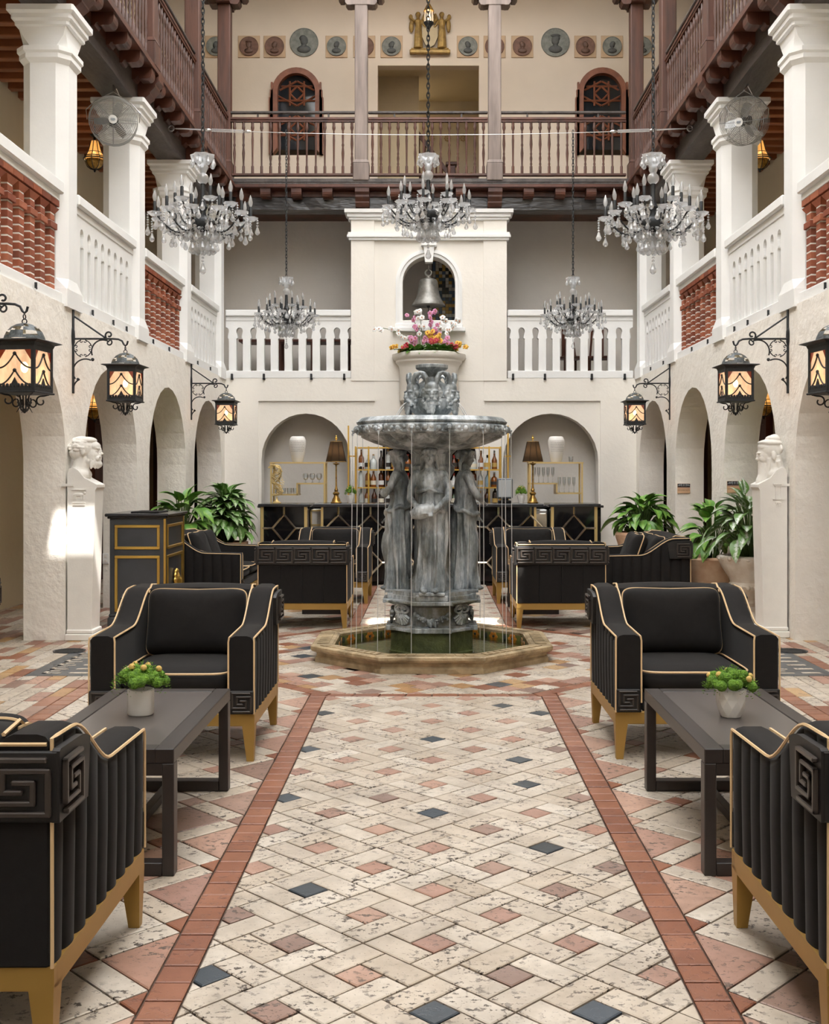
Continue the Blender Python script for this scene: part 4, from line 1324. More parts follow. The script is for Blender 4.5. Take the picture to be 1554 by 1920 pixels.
# ================================================================== FOUNTAIN
ft=thing('fountain','grey lead tiered fountain with three robed women and an octagonal stone pool','fountain',(FC[0],FC[1],0))
def oc(ap,z): 
    R=ap/cos(pi/8); return [(R*cos(pi/8+k*pi/4),R*sin(pi/8+k*pi/4),z) for k in range(8)]
def octloft(levels,name,mat,cap=False,parent=ft,closed=False):
    mb=MB(); mb.loft([oc(a,z) for a,z in levels],False,cap,closed); return mb.build(name,mat,parent)
# pool kerb: one stone for each of the eight sides
lv=[(.93,0),(.93,.035),(.915,.05),(.92,.075),(.955,.09),(.965,.105),(.965,.125),(.955,.132),(.80,.132),(.785,.12),(.78,.0)]
for k in range(8):
    mb=MB(); rings=[]
    for a,z in lv:
        p=oc(a,z); rings.append((p[k],p[(k+1)%8]))
    v=[]; f=[]
    for p,q in rings: v+=[p,q]
    n=len(rings)
    for i in range(n): 
        j=(i+1)%n; f.append((2*i,2*i+1,2*j+1,2*j))
    f.append(tuple(2*i for i in range(n))); f.append(tuple(2*i+1 for i in reversed(range(n))))
    mb.add(v,f)
    o=mb.build('kerb_stone',m_mossstone,ft)
    # worn carved band on top
    mb=MB(); a0,a1=.83,.92
    P0,P1=oc(a0,.1335),oc(a1,.1335)
    for t_ in range(9):
        s0=.06+.88*t_/9; s1=s0+.88/9*.78
        L=lambda p,q,s:tuple(p[i]+(q[i]-p[i])*s for i in range(3))
        quad=[L(P0[k],P0[(k+1)%8],s0),L(P0[k],P0[(k+1)%8],s1),L(P1[k],P1[(k+1)%8],s1),L(P1[k],P1[(k+1)%8],s0)]
        mb.add(quad+[(x,y,z+.004) for x,y,z in quad],[(4,5,6,7),(0,1,5,4),(1,2,6,5),(2,3,7,6),(3,0,4,7)])
    mb.build('carved_band',m_mossstone,o)
octloft([(.782,.10),(.775,.02)],'pool_lining',m_poolin)
mb=MB(); mb.add(oc(.79,.012),[tuple(range(8))]); mb.build('pool_floor',m_poolin,ft)
# orange flower tiles inside the back of the pool
tl=MB()
for k in (0,1,2,3,4):
    a=k*pi/4; 
    for t_ in (-.22,0,.22):
        tl.M=Matrix.Translation((cos(a)*.768-sin(a)*t_,sin(a)*.768+cos(a)*t_,.066))@Matrix.Rotation(a,4,'Z')
        for q in range(6):
            tl.mat=0; tl.ell((0,.032*cos(q*pi/3),.026*sin(q*pi/3)),(.004,.02,.016),6,4)
        tl.mat=1; tl.ell((0,0,0),(.006,.012,.012),6,4); tl.ell((0,.085,0),(.004,.02,.03),6,4)
tl.M=None; tl.build('flower_tiles',[m_tileorange,m_tiledark],ft)
wt=MB(); wt.add(oc(.775,.055),[tuple(range(8))]); wt.build('pool_water',m_water,ft)
# pedestal
octloft([(.35,.0),(.35,.05),(.335,.06),(.335,.225),(.31,.23)],'pedestal_foot',m_mossbase)
pl=[(.31,.22),(.355,.225),(.355,.24),(.325,.25),(.325,.265),(.30,.275),(.30,.42),(.32,.43),(.37,.45),(.385,.46),(.385,.47),(.33,.475),(.33,.505),(.32,.51),(.32,.54),(.2,.545)]
octloft(pl,'pedestal',m_leadmoss,True)
mb=MB()
for k in (0,2,4,6):
    mb.M=Matrix.Rotation(k*pi/4-pi/2,4,'Z')
    mb.box(-.17,.17,.29,.40,.445,.475,.004); mb.box(-.16,.16,.29,.375,.22,.26,.004); mb.box(-.13,.13,.29,.365,.475,.522,.004); mb.box(-.105,.105,.20,.385,.522,.547,.004)
mb.M=None; mb.build('plinth_blocks',m_leadmoss,ft)
# shells and garlands
for k in range(8):
    a=k*pi/4-pi/2
    mb=MB(); mb.M=Matrix.Rotation(a+pi/2,4,'Z')
    if k%2==0:
        for i in range(15):
            t_=-1+2*i/14; x=.135*t_; z=.315+.055*t_*t_
            mb.ell((x,-.325,z),(.018+.006*sin(i*2.3),.022,.017+.005*cos(i*1.7)),8,6)
            if i%2: mb.ell((x+.008,-.33,z-.022),(.014,.016,.013),7,5)
        for i in range(6): mb.ell((.012*(i-2.5),-.335,.307-.012*(i%3)),(.011,.014,.03),6,5)
        mb.M=None; mb.build('garland',m_lead,ft)
    else:
        for i in range(9):
            b=pi*(.08+.84*i/8); mb.tube([(0,-.315,.40),(.05*cos(b),-.345,.355-.03*sin(b)),(.085*cos(b),-.335,.345-.07*sin(b))],[.008,.016,.012],6)
        pts=[(.062*(1-j/26)*cos(j*.5),-.345,.40+.062*(1-j/26)*sin(j*.5)*.7) for j in range(20)]
        mb.tube([(x-.03,y,z) for x,y,z in pts],.010,6); mb.tube([(-x+.03,y,z) for x,y,z in pts],.010,6)
        mb.M=None; mb.build('shell_ornament',m_lead,ft)
# shaft behind the figures
mb=MB(); mb.lathe([(.20,.53),(.20,.62),(.17,.64),(.15,.7),(.14,1.3),(.15,1.45),(.19,1.52),(.19,1.56),(.17,1.58),(.17,1.66),(.24,1.72),(.26,1.76)],24); mb.build('shaft',m_leadmoss,ft)
# ---- robed figure
def robed(seed,arms,head_turn,jug=False,lean=0.0,bun=False):
    rg=random.Random(seed); mb=MB(); n=48
    prof=[(.0,.098,.092),(.03,.102,.098),(.12,.096,.09),(.25,.094,.088),(.40,.098,.09),(.52,.106,.094),(.62,.112,.096),(.68,.108,.09),(.74,.098,.080),(.80,.100,.082),(.86,.112,.090),(.91,.118,.082),(.955,.108,.066),(.98,.07,.05),(1.0,.040,.040),(1.03,.036,.038)]
    ph=[rg.uniform(0,6.28) for _ in range(4)]
    rings=[]
    m=60
    def interp(z):
        for a,b in zip(prof,prof[1:]):
            if a[0]<=z<=b[0]:
                t=(z-a[0])/(b[0]-a[0]); return a[1]+(b[1]-a[1])*t,a[2]+(b[2]-a[2])*t
        return prof[-1][1:]
    for k in range(m+1):
        z=1.03*k/m; rx,ry=interp(z)
        amp=.022*(1-smoothstep((z-.25)/.62))+.005*(1 if z<.84 else 0)
        ring=[]
        cxs=.012*sin(z*4.5)+lean*z
        for i in range(n):
            a=2*pi*i/n
            q1=sin(8*a+ph[0]+1.6*sin(z*3+ph[1])); d=amp*((abs(q1)**.6)*(1 if q1>0 else -1)*.9+.5*sin(13*a+ph[2]-z*4)+.55*sin(3*a+ph[3]+z*7))
            if .48<z<.8: d+=.010*sin(20*(z+.12*cos(a+ph[0])))*max(0,cos(a+pi/2))
            kx=.024*max(0,cos(a-(-pi/2-.5)))**6*math.exp(-((z-.36)/.12)**2)*1.6
            ring.append(((rx+d+kx)*cos(a)+cxs,(ry+d+kx)*sin(a),z))
        rings.append(ring)
    mb.loft(rings,True)
    cx=.012*sin(4.6)+lean
    # breast, shoulders
    for s_ in (-1,1):
        mb.ell((cx+s_*.045,-.062,.868),(.036,.030,.034),12,8); mb.ell((cx+s_*.108,0,.945),(.045,.045,.04),12,8)
        mb.ell((cx+s_*.045,-.095,.012),(.028,.06,.022),10,6)
    for path in arms:
        pts=[Vector(p) for p in path]
        rad=[.036,.030,.032,.025,.019]
        mb.tube([(p.x+cx,p.y,p.z) for p in pts],[rad[min(i,4)] for i in range(len(pts))],10)
        h=pts[-1]; mb.ell((h.x+cx,h.y,h.z),(.02,.024,.018),8,6)
        for q in range(4): mb.tube([(h.x+cx+.008*(q-1.5),h.y-.01,h.z),(h.x+cx+.011*(q-1.5),h.y-.03,h.z-.012),(h.x+cx+.012*(q-1.5),h.y-.036,h.z-.03)],.006,5)
    # rolled cloth over the hips and under the bust
    mb.tube([(cx+.12*cos(a),-.01+.103*sin(a),.655+.03*sin(a*1+.6)+.012*sin(5*a)) for a in [2*pi*i/28 for i in range(28)]],.017,7,closed=True)
    mb.tube([(cx-.105,-.02,.80),(cx-.05,-.095,.815),(cx,-.105,.835),(cx+.06,-.09,.81),(cx+.11,-.02,.80)],.013,6)
    # head
    HM=Matrix.Rotation(head_turn,3,'Z')@Matrix.Rotation(radians(16),3,'X')
    hc=Vector((cx,-.012,1.095))
    def hp(c,r,M2=None): 
        q=HM@Vector(c); mb.ell((hc.x+q.x,hc.y+q.y,hc.z+q.z),r,12,8,M=HM)
    hp((0,0,0),(.052,.060,.070)); hp((0,-.022,-.030),(.038,.036,.044)); hp((0,-.058,-.012),(.010,.016,.018)); hp((0,-.052,-.040),(.018,.010,.007)); hp((0,-.045,-.060),(.017,.015,.013))
    for s_ in (-1,1): hp((s_*.02,-.049,.008),(.017,.010,.008)); hp((s_*.020,-.056,.018),(.018,.010,.006))
    hp((0,.014,.022),(.062,.066,.062))
    for i in range(14):
        a=2*pi*i/14; hp((.056*cos(a),.012+.058*sin(a),.034 if sin(a)>-.6 else .05),(.019,.019,.022))
    hp((0,.07,.0) if bun else (0,.055,-.02),(.034,.034,.034))
    for s_ in (-1,1):
        q=[HM@Vector(c) for c in ((s_*.055,.02,0),(s_*.058,.03,-.06),(s_*.07,.01,-.12))]
        mb.tube([(hc.x+p.x,hc.y+p.y,hc.z+p.z) for p in q],[.02,.017,.010],7)
    if jug:
        J=Matrix.Rotation(radians(72),3,'Y')
        rings=[]
        for r,z in ((.005,-.10),(.03,-.10),(.055,-.05),(.062,0),(.05,.05),(.034,.075),(.042,.10),(.03,.10),(.004,.09)):
            rings.append([tuple(J@Vector((r*cos(2*pi*i/16),r*sin(2*pi*i/16),z))+Vector((cx-.055,-.16,.655))) for i in range(16)])
        mb.loft(rings,True)
    me=fuse(mb,.0065,0); me.materials.append(m_lead); return me
fA=robed(3,[[(-.118,0,.945),(-.15,-.03,.84),(-.155,-.06,.755),(-.11,-.13,.70),(-.04,-.185,.665)],[(.118,0,.945),(.155,-.03,.84),(.15,-.07,.76),(.08,-.14,.70),(.01,-.18,.645)]],0,True,0,True)
fB=robed(8,[[(-.118,0,.945),(-.16,.0,.84),(-.165,-.03,.74),(-.14,-.09,.65),(-.09,-.13,.57)],[(.118,0,.945),(.15,-.04,.85),(.12,-.10,.79),(.05,-.13,.80),(-.02,-.14,.82)]],.25,False,.02)
fC=robed(12,[[(-.118,0,.945),(-.155,-.03,.85),(-.13,-.09,.77),(-.06,-.13,.74),(.0,-.15,.72)],[(.118,0,.945),(.155,0,.84),(.16,-.05,.75),(.13,-.10,.66),(.09,-.13,.58)]],-.3,False,0,True)
obj('statue',fA,ft,(-.005,-.255,.545),0)['label']='robed woman holding a tipped jug, at the front of the fountain'
obj('statue',fB,ft,(-.27,.02,.54),radians(-100))['label']='robed woman looking left, at the fountain side'
obj('statue',fC,ft,(.275,.02,.54),radians(98))['label']='robed woman looking right, at the fountain side'
# ---- upper basin
def gad(a,z,k): return 1+.02*cos(24*a)
mb=MB()
mb.lathe([(.16,1.69),(.22,1.695),(.28,1.702),(.34,1.715),(.40,1.732),(.46,1.752),(.52,1.778),(.56,1.80),(.585,1.818)],144,rf=lambda a,z,k:1+(.13*abs(cos(12*a))**.8-.08)*(1 if 0<k<8 else 0)*(.55+.06*k)); mb.build('basin_bowl',m_lead,ft)
mb=MB(); mb.lathe([(.575,1.815),(.605,1.818),(.625,1.828),(.632,1.885),(.61,1.905),(.622,1.91),(.627,1.922),(.612,1.935),(.597,1.952),(.585,1.958),(.56,1.954),(.55,1.925),(.3,1.90),(0,1.89)],72); mb.build('basin_rim',m_lead,ft)
fr=MB(); rg=random.Random(4)
for i in range(72):
    a=2*pi*i/72; k=i%6
    r_=.622; s=(.015,.020,.015,.022,.015,.020)[k]
    fr.ell((r_*cos(a),r_*sin(a),1.862+.009*sin(i*1.9)),(s*1.35,s*1.35,s*1.35),7,5)
    fr.ell((r_*cos(a+.04),r_*sin(a+.04),1.838),(.010,.010,.008),6,4)
fr.build('leaf_frieze',m_lead,ft)
def lion(a,parent):
    mb=MB(); M0=Matrix.Rotation(a+pi/2,4,'Z')
    mb.M=Matrix.Translation((0,0,-.022))@M0
    mb.ell((0,-.635,1.885),(.026,.022,.026),10,7); mb.ell((0,-.655,1.876),(.014,.014,.011),8,6); mb.ell((0,-.65,1.862),(.012,.012,.007),8,5)
    for s_ in (-1,1): mb.ell((s_*.02,-.632,1.906),(.009,.009,.009),7,5)
    mb.tube([(0,-.645,1.868),(0,-.66,1.85),(0,-.658,1.835)],.007,6)
    mb.M=None; mb.build('lion_spout',m_lead,parent)
NSP=14
for i in range(NSP): lion(2*pi*i/NSP-pi/2+.21,ft)
# ---- urn with bearded masks
mb=MB(); mb.lathe([(.12,1.89),(.10,1.92),(.075,1.945),(.085,1.955),(.10,1.965),(.15,2.0),(.19,2.06),(.20,2.11),(.18,2.12),(.187,2.125),(.187,2.135),(.178,2.14),(.165,2.19),(.13,2.235),(.09,2.26),(.07,2.28),(.065,2.30)],48,rf=lambda a,z,k:1+(.05*abs(cos(8*a))-.025)*(1 if 4<k<8 else 0)); mb.build('urn_body',m_lead,ft)
mb=MB(); mb.lathe([(.045,2.25),(.05,2.30),(.075,2.34),(.125,2.365),(.135,2.375),(.135,2.40),(.12,2.405),(.06,2.39),(0,2.385)],32); mb.build('top_cup',m_lead,ft)
mk=MB()
mk.ell((0,0,0),(.060,.05,.075),16,12); mk.ell((0,-.02,-.035),(.046,.035,.045),12,8); mk.ell((0,.0,.045),(.055,.045,.04),12,8)
mk.ell((0,-.055,-.008),(.012,.018,.022),8,6); mk.ell((0,-.062,-.022),(.017,.013,.010),8,6)
for s_ in (-1,1):
    mk.ell((s_*.026,-.042,.018),(.024,.014,.008),8,6); mk.ell((s_*.026,-.044,.003),(.013,.009,.007),8,5); mk.ell((s_*.034,-.036,-.02),(.017,.014,.016),8,6)
    mk.tube([(s_*.004,-.056,-.038),(s_*.025,-.052,-.044),(s_*.042,-.038,-.058)],[.010,.010,.006],6)
    for i in range(7): mk.ell((s_*(.052+.006*sin(i*2)),-.012,.03-.02*i),(.014,.015,.013),7,5)
    mk.ell((s_*.064,.0,.0),(.012,.014,.024),8,6)
mk.ell((0,-.046,-.050),(.014,.010,.006),7,5)
rg=random.Random(9)
for i in range(34):
    a=rg.uniform(-1,1); t_=rg.random(); mk.ell((a*.048*(1-.35*t_),-.036-.012*(1-abs(a)),-.062-.07*t_),(.012,.012,.013),7,5)
for s_ in (-1,1):
    pts=[(s_*.028,-.012,.07),(s_*.036,-.02,.105),(s_*.052,-.01,.135),(s_*.075,.015,.145),(s_*.095,.03,.125),(s_*.10,.03,.095),(s_*.085,.02,.08)]
    mk.tube(pts,[.018,.017,.016,.014,.012,.009,.005],8)
mkm=fuse(mk,.0045,1); mkm.materials.append(m_lead)
for i in range(6):
    a=i*pi/3
    obj('bearded_mask',mkm,ft,(.175*sin(a),-.175*cos(a),2.15),rot=(radians(0),0,a),scale=1.22)
# ---- water
def stream(pts,r,name='water_jet'):
    mb=MB(); mb.tube(pts,r,6); return mb.build(name,m_water_str,ft)
for i in range(6):
    a=i*pi/3; dx,dy=sin(a),-cos(a)
    if i==0: pts=[(dx*(.215+.03*t),dy*(.215+.03*t),2.08-.19*t) for t in (0,.5,1)]
    else: pts=[(dx*(.215+.145*t),dy*(.215+.145*t),2.085+.015*t-.185*t*t) for t in [q/10 for q in range(11)]]
    stream(pts,.005)
for i in range(NSP):
    a=2*pi*i/NSP-pi/2+.21; r_=.66
    stream([((r_+.012*t)*cos(a),(r_+.012*t)*sin(a),1.815-1.76*t) for t in (0,.3,.6,1)],.0035)
# ================================================================== CHANDELIERS
def chain_mesh(length,link=.045,r=.0045,w=.011):
    mb=MB(); z=0.0; k=0
    while z<length:
        pts=[]
        for i in range(10):
            a=2*pi*i/10; x=w*cos(a); zz=(link/2+.006)*sin(a)
            pts.append((x,0,z+link/2+zz) if k%2 else (0,x,z+link/2+zz))
        mb.tube(pts,r,4,closed=True); z+=link*.86; k+=1
    return mb.mesh('chain',m_iron)
def drop_mesh(nb,size):
    """a short run of beads ending in a faceted pear drop"""
    mb=MB(); z=0
    for k in range(nb):
        mb.lathe([(0,z),(.008,z-.006),(.0085,z-.010),(0,z-.016)],6,smooth=False); z-=.018
    s=size
    mb.lathe([(0,z),(.10*s,z-.06*s),(.16*s,z-.30*s),(.30*s,z-.62*s),(.27*s,z-.82*s),(.12*s,z-.97*s),(0,z-s)],8,smooth=False)
    return mb.mesh('crystal_strand',m_crystal)
D1,D2,D3=drop_mesh(1,.062),drop_mesh(3,.058),drop_mesh(5,.066)
def pan_mesh():
    mb=MB(); mb.lathe([(.012,-.012),(.03,-.008),(.044,.006),(.050,.016),(.043,.010),(.028,.0),(.012,.002)],12,rf=lambda a,z,k:1+.10*cos(6*a)*(k in (2,3,4)),cap=False); return mb.mesh('drip_pan',m_crystal)
PAN=pan_mesh()
mb=MB(); mb.lathe([(.0115,0),(.0115,.085),(.009,.088)],10); CAND=mb.mesh('candle_sleeve',m_iron)
mb=MB(); mb.lathe([(.007,0),(.014,.018),(.016,.034),(.011,.058),(.004,.078),(0,.088)],10); BULB=mb.mesh('bulb',m_crystal)
def arm_mesh(R,z0,z1):
    mb=MB(); pts=[]
    for i in range(13):
        t=i/12; r=.045+(R-.045)*t; z=z0+(z1-z0)*t-.085*sin(pi*min(1,t*1.05))*(1 if t<.95 else .4)
        pts.append((r,0,z))
    pts.append((R,0,z1))
    mb.tube(pts,.0065,6); 
    # beads threaded along the arm
    return mb.mesh('arm',m_iron)
def bead_run(R,z0,z1):
    mb=MB()
    for i in range(1,9):
        t=i/9; r=.06+(R-.06)*t; z=z0+(z1-z0)*t-.085*sin(pi*t)-.012
        mb.ell((r,0,z),.012,6,4)
    return mb.mesh('bead_run',m_crystal)
ARMO,BEADO=arm_mesh(.335,.0,.05),bead_run(.335,.0,.05)
ARMI,BEADI=arm_mesh(.20,.06,.145),bead_run(.20,.06,.145)
def chandelier(label,loc,chain_len,sc=1.0):
    t=thing('crystal_chandelier',label,'chandelier',loc,random.uniform(0,1),'crystal chandeliers')
    # local z=0: hub level
    mb=MB(); mb.lathe([(.0,-.07),(.03,-.065),(.075,-.03),(.085,0),(.085,.03),(.07,.05),(.03,.06),(.02,.10),(.035,.13),(.02,.17),(.016,.30)],16); mb.build('hub',m_iron,t)
    mb=MB(); mb.ell((0,0,.335),.042,14,10); mb.lathe([(.02,.37),(.032,.40),(.028,.42),(.04,.44),(.075,.47),(.082,.50),(.07,.505),(.03,.46),(.0,.45)],14,rf=lambda a,z,k:1+.09*cos(7*a)*(k in (4,5,6))); mb.build('crown',m_crystal,t)
    mb=MB(); mb.lathe([(.0,-.18),(.012,-.175),(.030,-.12),(.05,-.08),(.07,-.06),(.0,-.06)],12,smooth=True); mb.build('crystal_bowl',m_crystal,t)
    cm_=chain_mesh(chain_len); obj('chain',cm_,t,(0,0,.46))
    for tier,(n,am,bm2,R,z1,ph) in enumerate(((11,ARMO,BEADO,.335,.05,0),(6,ARMI,BEADI,.20,.145,.3))):
        for k in range(n):
            a=2*pi*k/n+ph
            ar=obj('arm',am,t,(0,0,0),a)
            obj('bead_run',bm2,ar)
            obj('drip_pan',PAN,ar,(R,0,z1))
            obj('candle_sleeve',CAND,ar,(R,0,z1+.005))
            obj('bulb',BULB,ar,(R,0,z1+.092),rot=(0,radians(random.uniform(-5,5)),random.uniform(0,6)))
            obj('crystal_strand',random.choice((D2,D3)),ar,(R+.048,0,z1+.004))
            obj('crystal_strand',random.choice((D1,D2)),ar,(R,.05,z1+.004)); obj('crystal_strand',random.choice((D1,D3)),ar,(R-.02,-.05,z1))
            obj('crystal_strand',D2,ar,(R*.62,0,z1-.085)); obj('crystal_strand',D1,ar,(R*.36,0,-.03))
    for k in range(8): obj('crystal_strand',D1,t,(.078*cos(k*pi/4),.078*sin(k*pi/4),.49),scale=.95)
    for k in range(12): obj('crystal_strand',D3,t,(.08*cos(k*pi/6),.08*sin(k*pi/6),-.02),scale=1.15)
    obj('crystal_strand',D3,t,(0,0,-.15),scale=1.25)
    t.scale=(sc,)*3
def hub_z(ytop,Y,sc): return 1.5+(888-ytop)/2075*Y-.505*sc
chandelier('large crystal chandelier hanging on the left in front of the side gallery',(-1.81,8.8,hub_z(290,8.8,1.12)),2.6*1.6,1.12)
chandelier('large crystal chandelier hanging on the right in front of the side gallery',(1.77,8.8,hub_z(290,8.8,1.12)),2.6*1.6,1.12)
chandelier('crystal chandelier in the middle, straight above the fountain',(-.02,9.7,hub_z(290,9.7,1.08)),4.0,1.08)
cw=1.5+(888-247)/2075*13.9
for x,l in ((-1.81,'left'),(1.79,'right')):
    z=hub_z(520,13.9,1.06); chandelier('small crystal chandelier hung from the cable above the %s bar arch'%l,(x,13.9,z),(cw-z)/1.06-.46,1.06)
# the steel cable across the courtyard
t=thing('steel_cable','steel cable with turnbuckles stretched across the courtyard','cable',(0,13.9,0))
zc=5.84
def sag(x): return zc-.085*(1-(x/3.3)**2)
mb=MB(); mb.tube([(x,0,sag(x)) for x in [-3.3+6.6*i/24 for i in range(25)]],.0045,6); mb.build('wire',m_steel,t)
for s_ in (-1,1):
    mb=MB()
    for dz in (-.014,.014): mb.tube([(s_*2.35,0,sag(2.35)+dz),(s_*2.75,0,sag(2.75)+dz)],.006,6)
    for x in (2.3,2.8): mb.ell((s_*x,0,sag(x)),(.045,.018,.02),8,6)
    mb.tube([(s_*2.8,0,sag(2.8)),(s_*3.2,0,sag(3.2))],.009,6); mb.build('turnbuckle',m_steel,t)
    mb=MB(); mb.torus((s_*3.26,0,sag(3.26)),.035,.012,'y',12,5); mb.build('eye_bolt',m_steel,t)
# ================================================================== WALL LANTERNS
def spiral(c,r0,r1,a0,a1,n=18,plane='xz',y=0.0):
    out=[]
    for i in range(n+1):
        t=i/n; a=radians(a0+(a1-a0)*t); r=r0+(r1-r0)*t; out.append((c[0]+r*cos(a),y,c[1]+r*sin(a)))
    return out
def lantern_bracket(label,loc,sgn):
    t=thing('lantern_bracket',label,'bracket',loc,0 if sgn<0 else pi,'scrolled iron lantern brackets')
    mb=MB(); mb.box(0,.016,-.016,.016,-.50,.27,.003); mb.ell((.005,0,.02),(.018,.035,.10),8,6); mb.build('wall_bar',m_iron,t)
    mb=MB(); mb.tube([(.0,0,0),(.36,0,0),(.42,0,-.004),(.455,0,-.02),(.47,0,-.05),(.485,0,-.065),(.50,0,-.05),(.508,0,-.02)],.009,6); mb.build('arm',m_iron,t)
    mb=MB(); mb.tube([(.01,0,.21),(.30,0,.01)]+spiral((.335,.035),.036,.012,225,-120,14),.008,6); mb.build('brace',m_iron,t)
    mb=MB()
    mb.tube(spiral((.335,-.035),.03,.010,60,-260,14)[::-1]+spiral((.28,-.115),.105,.105,62,200,14),.007,6)
    mb.ell((.185,0,-.19),.016,8,6)
    mb.tube(spiral((.12,-.30),.115,.115,65,215,14),.007,6); mb.ell((.05,0,-.37),.014,8,6)
    mb.tube(spiral((.10,-.455),.09,.09,112,180,6),.007,6)
    c=(.098,-.088); 
    for q in range(4):
        a=90*q
        mb.tube(spiral(c,.078,.078,a+14,a+76,8),.005,5)
        for s_ in (-1,1):
            b=radians(a+(14 if s_<0 else 76)); e=(c[0]+.066*cos(b),c[1]+.066*sin(b))
            mb.tube(spiral(e,.014,.006,math.degrees(b),math.degrees(b)+s_*300*-1,9),.004,5)
    mb.build('scrollwork',m_iron,t)
    return t
def lantern(label,loc,rz,sc=1.0,power=6):
    t=thing('iron_lantern',label,'lantern',loc,rz,'square iron lanterns with glowing glass')
    # local z=0: top of the hanging ring
    mb=MB(); mb.torus((0,0,-.03),.016,.004,'x',10,5); mb.torus((0,0,-.06),.016,.004,'y',10,5); mb.build('hanging_ring',m_iron,t)
    sk={(2,i) for i in (0,3,4,7,8,11,12,15)}|{(1,i) for i in (1,2,5,6,9,10,13,14)}|{(3,i) for i in (1,5,9,13)}
    mb=MB(); mb.lathe([(.128,-.175),(.122,-.155),(.108,-.125),(.085,-.10),(.05,-.08),(.02,-.072),(.0,-.068)],16,skip=lambda k,i:(k,i) in sk,cap=False); mb.build('pierced_dome',m_ironlt,t)
    h=.118
    def sq(r,z): return [(-r,-r,z),(r,-r,z),(r,r,z),(-r,r,z)]
    mb=MB(); mb.loft([sq(.175,-.192),(sq(.16,-.197)),(sq(.138,-.205)),(sq(.13,-.225)),(sq(.10,-.225)),(sq(.115,-.178)),(sq(.165,-.186))],False,False,True); mb.build('eave',m_iron,t)
    zt,zb=-.222,-.51
    mb=MB()
    for a in (-1,1):
        for b in (-1,1): mb.box(a*h-.012,a*h+.012,b*h-.012,b*h+.012,zb,zt,.003)
    for z in (zt,zb):
        w=.03
        for s_ in (-1,1):
            mb.box(-h,h,s_*h-.011,s_*h+.011,z-(.0 if z==zb else w),z+(w if z==zb else 0)); mb.box(s_*h-.011,s_*h+.011,-h,h,z-(.0 if z==zb else w),z+(w if z==zb else 0))
    mb.box(-h-.02,h+.02,-h-.02,h+.02,zb-.012,zb,.003)
    mb.build('frame',m_iron,t)
    gl=MB(); gl.box(-h+.008,h-.008,-.002,.002,zb+.02,zt-.02); glm=gl.mesh('glass_pane',m_pane)
    for k in range(4):
        a=k*pi/2
        g=obj('glass_pane',glm,t,(h*sin(a),-h*cos(a),0),a)
        rr=MB()
        for s_ in (-1,1):
            rr=MB(); rr.prism([(s_*(h-.01),zt-.03),(s_*(h-.055),zt-.03),(s_*(h-.01),zt-.10)],-.006,-.003,'y'); rr.build('red_corner',m_redglass,g)
        ir=MB()
        for dz in (0,-.105):
            for s_ in (-1,1):
                ir.tube([(s_*(.006+.1*q),-.008,zt-.06+dz-.085*(1-(1-q)**2)) for q in [i/8 for i in range(9)]],.0055,5)
            ir.ell((0,-.01,zt-.055+dz),(.013,.01,.013),7,5)
        for i in range(9): ir.ell((-h+.02+i*.0245,-.009,zb+.034),(.012,.006,.014),6,4)
        ir.prism([(-.03,zb+.03),(.03,zb+.03),(0,zb+.085)],-.012,-.004,'y')
        ir.build('iron_tracery',m_iron,g)
    sc_=MB()
    for k in range(4):
        sc_.M=Matrix.Rotation(k*pi/2+pi/4,4,'Z')
        r0=.155
        sc_.tube([(r0+.01,0,zb+.03),(r0,0,zb-.012),(r0-.03,0,zb-.02)]+spiral((.105,zb-.055),.034,.014,80,400,16),.0055,5)
        sc_.tube(spiral((.05,zb-.075),.03,.010,100,-250,14)[::-1]+[(.02,0,zb-.115),(.004,0,zb-.125)],.005,5)
        sc_.tube([(.03,0,zb-.02),(.02,0,zb-.08),(.05,0,zb-.13)],[.005,.005,.002],5)
    sc_.M=None; sc_.ell((0,0,zb-.12),(.012,.012,.016),8,6); sc_.build('base_scrolls',m_iron,t)
    b=MB(); b.ell((0,0,zt-.13),(.024,.024,.036),10,8); b.build('bulb',m_bulb_on,t)
    ld=bpy.data.lights.new('lantern_light','POINT'); ld.energy=power; ld.color=(1,.68,.36); ld.shadow_soft_size=.05
    lo=obj('lantern_light',ld,t,(0,0,zt-.19))
    t.scale=(sc,)*3
for sgn in (-1,1):
    sd='left' if sgn<0 else 'right'
    for Y,wh,rz,s_ in ((7.62,'nearest the camera',.12*sgn,1.08),(10.14,'above the marble bust',.02*sgn,1.0),(15.15,'farthest back, beside the bar arch',0.0,.98)):
        zz=2.735 if Y>8 else 2.67
        if Y>8 or True: lantern_bracket('scrolled iron lantern bracket on the %s wall, %s'%(sd,wh),(sgn*XW,Y,zz),sgn)
        lantern('square iron lantern with glowing glass, %s wall, %s'%(sd,wh),(sgn*(XW-.485),Y,zz-.058),rz,s_)
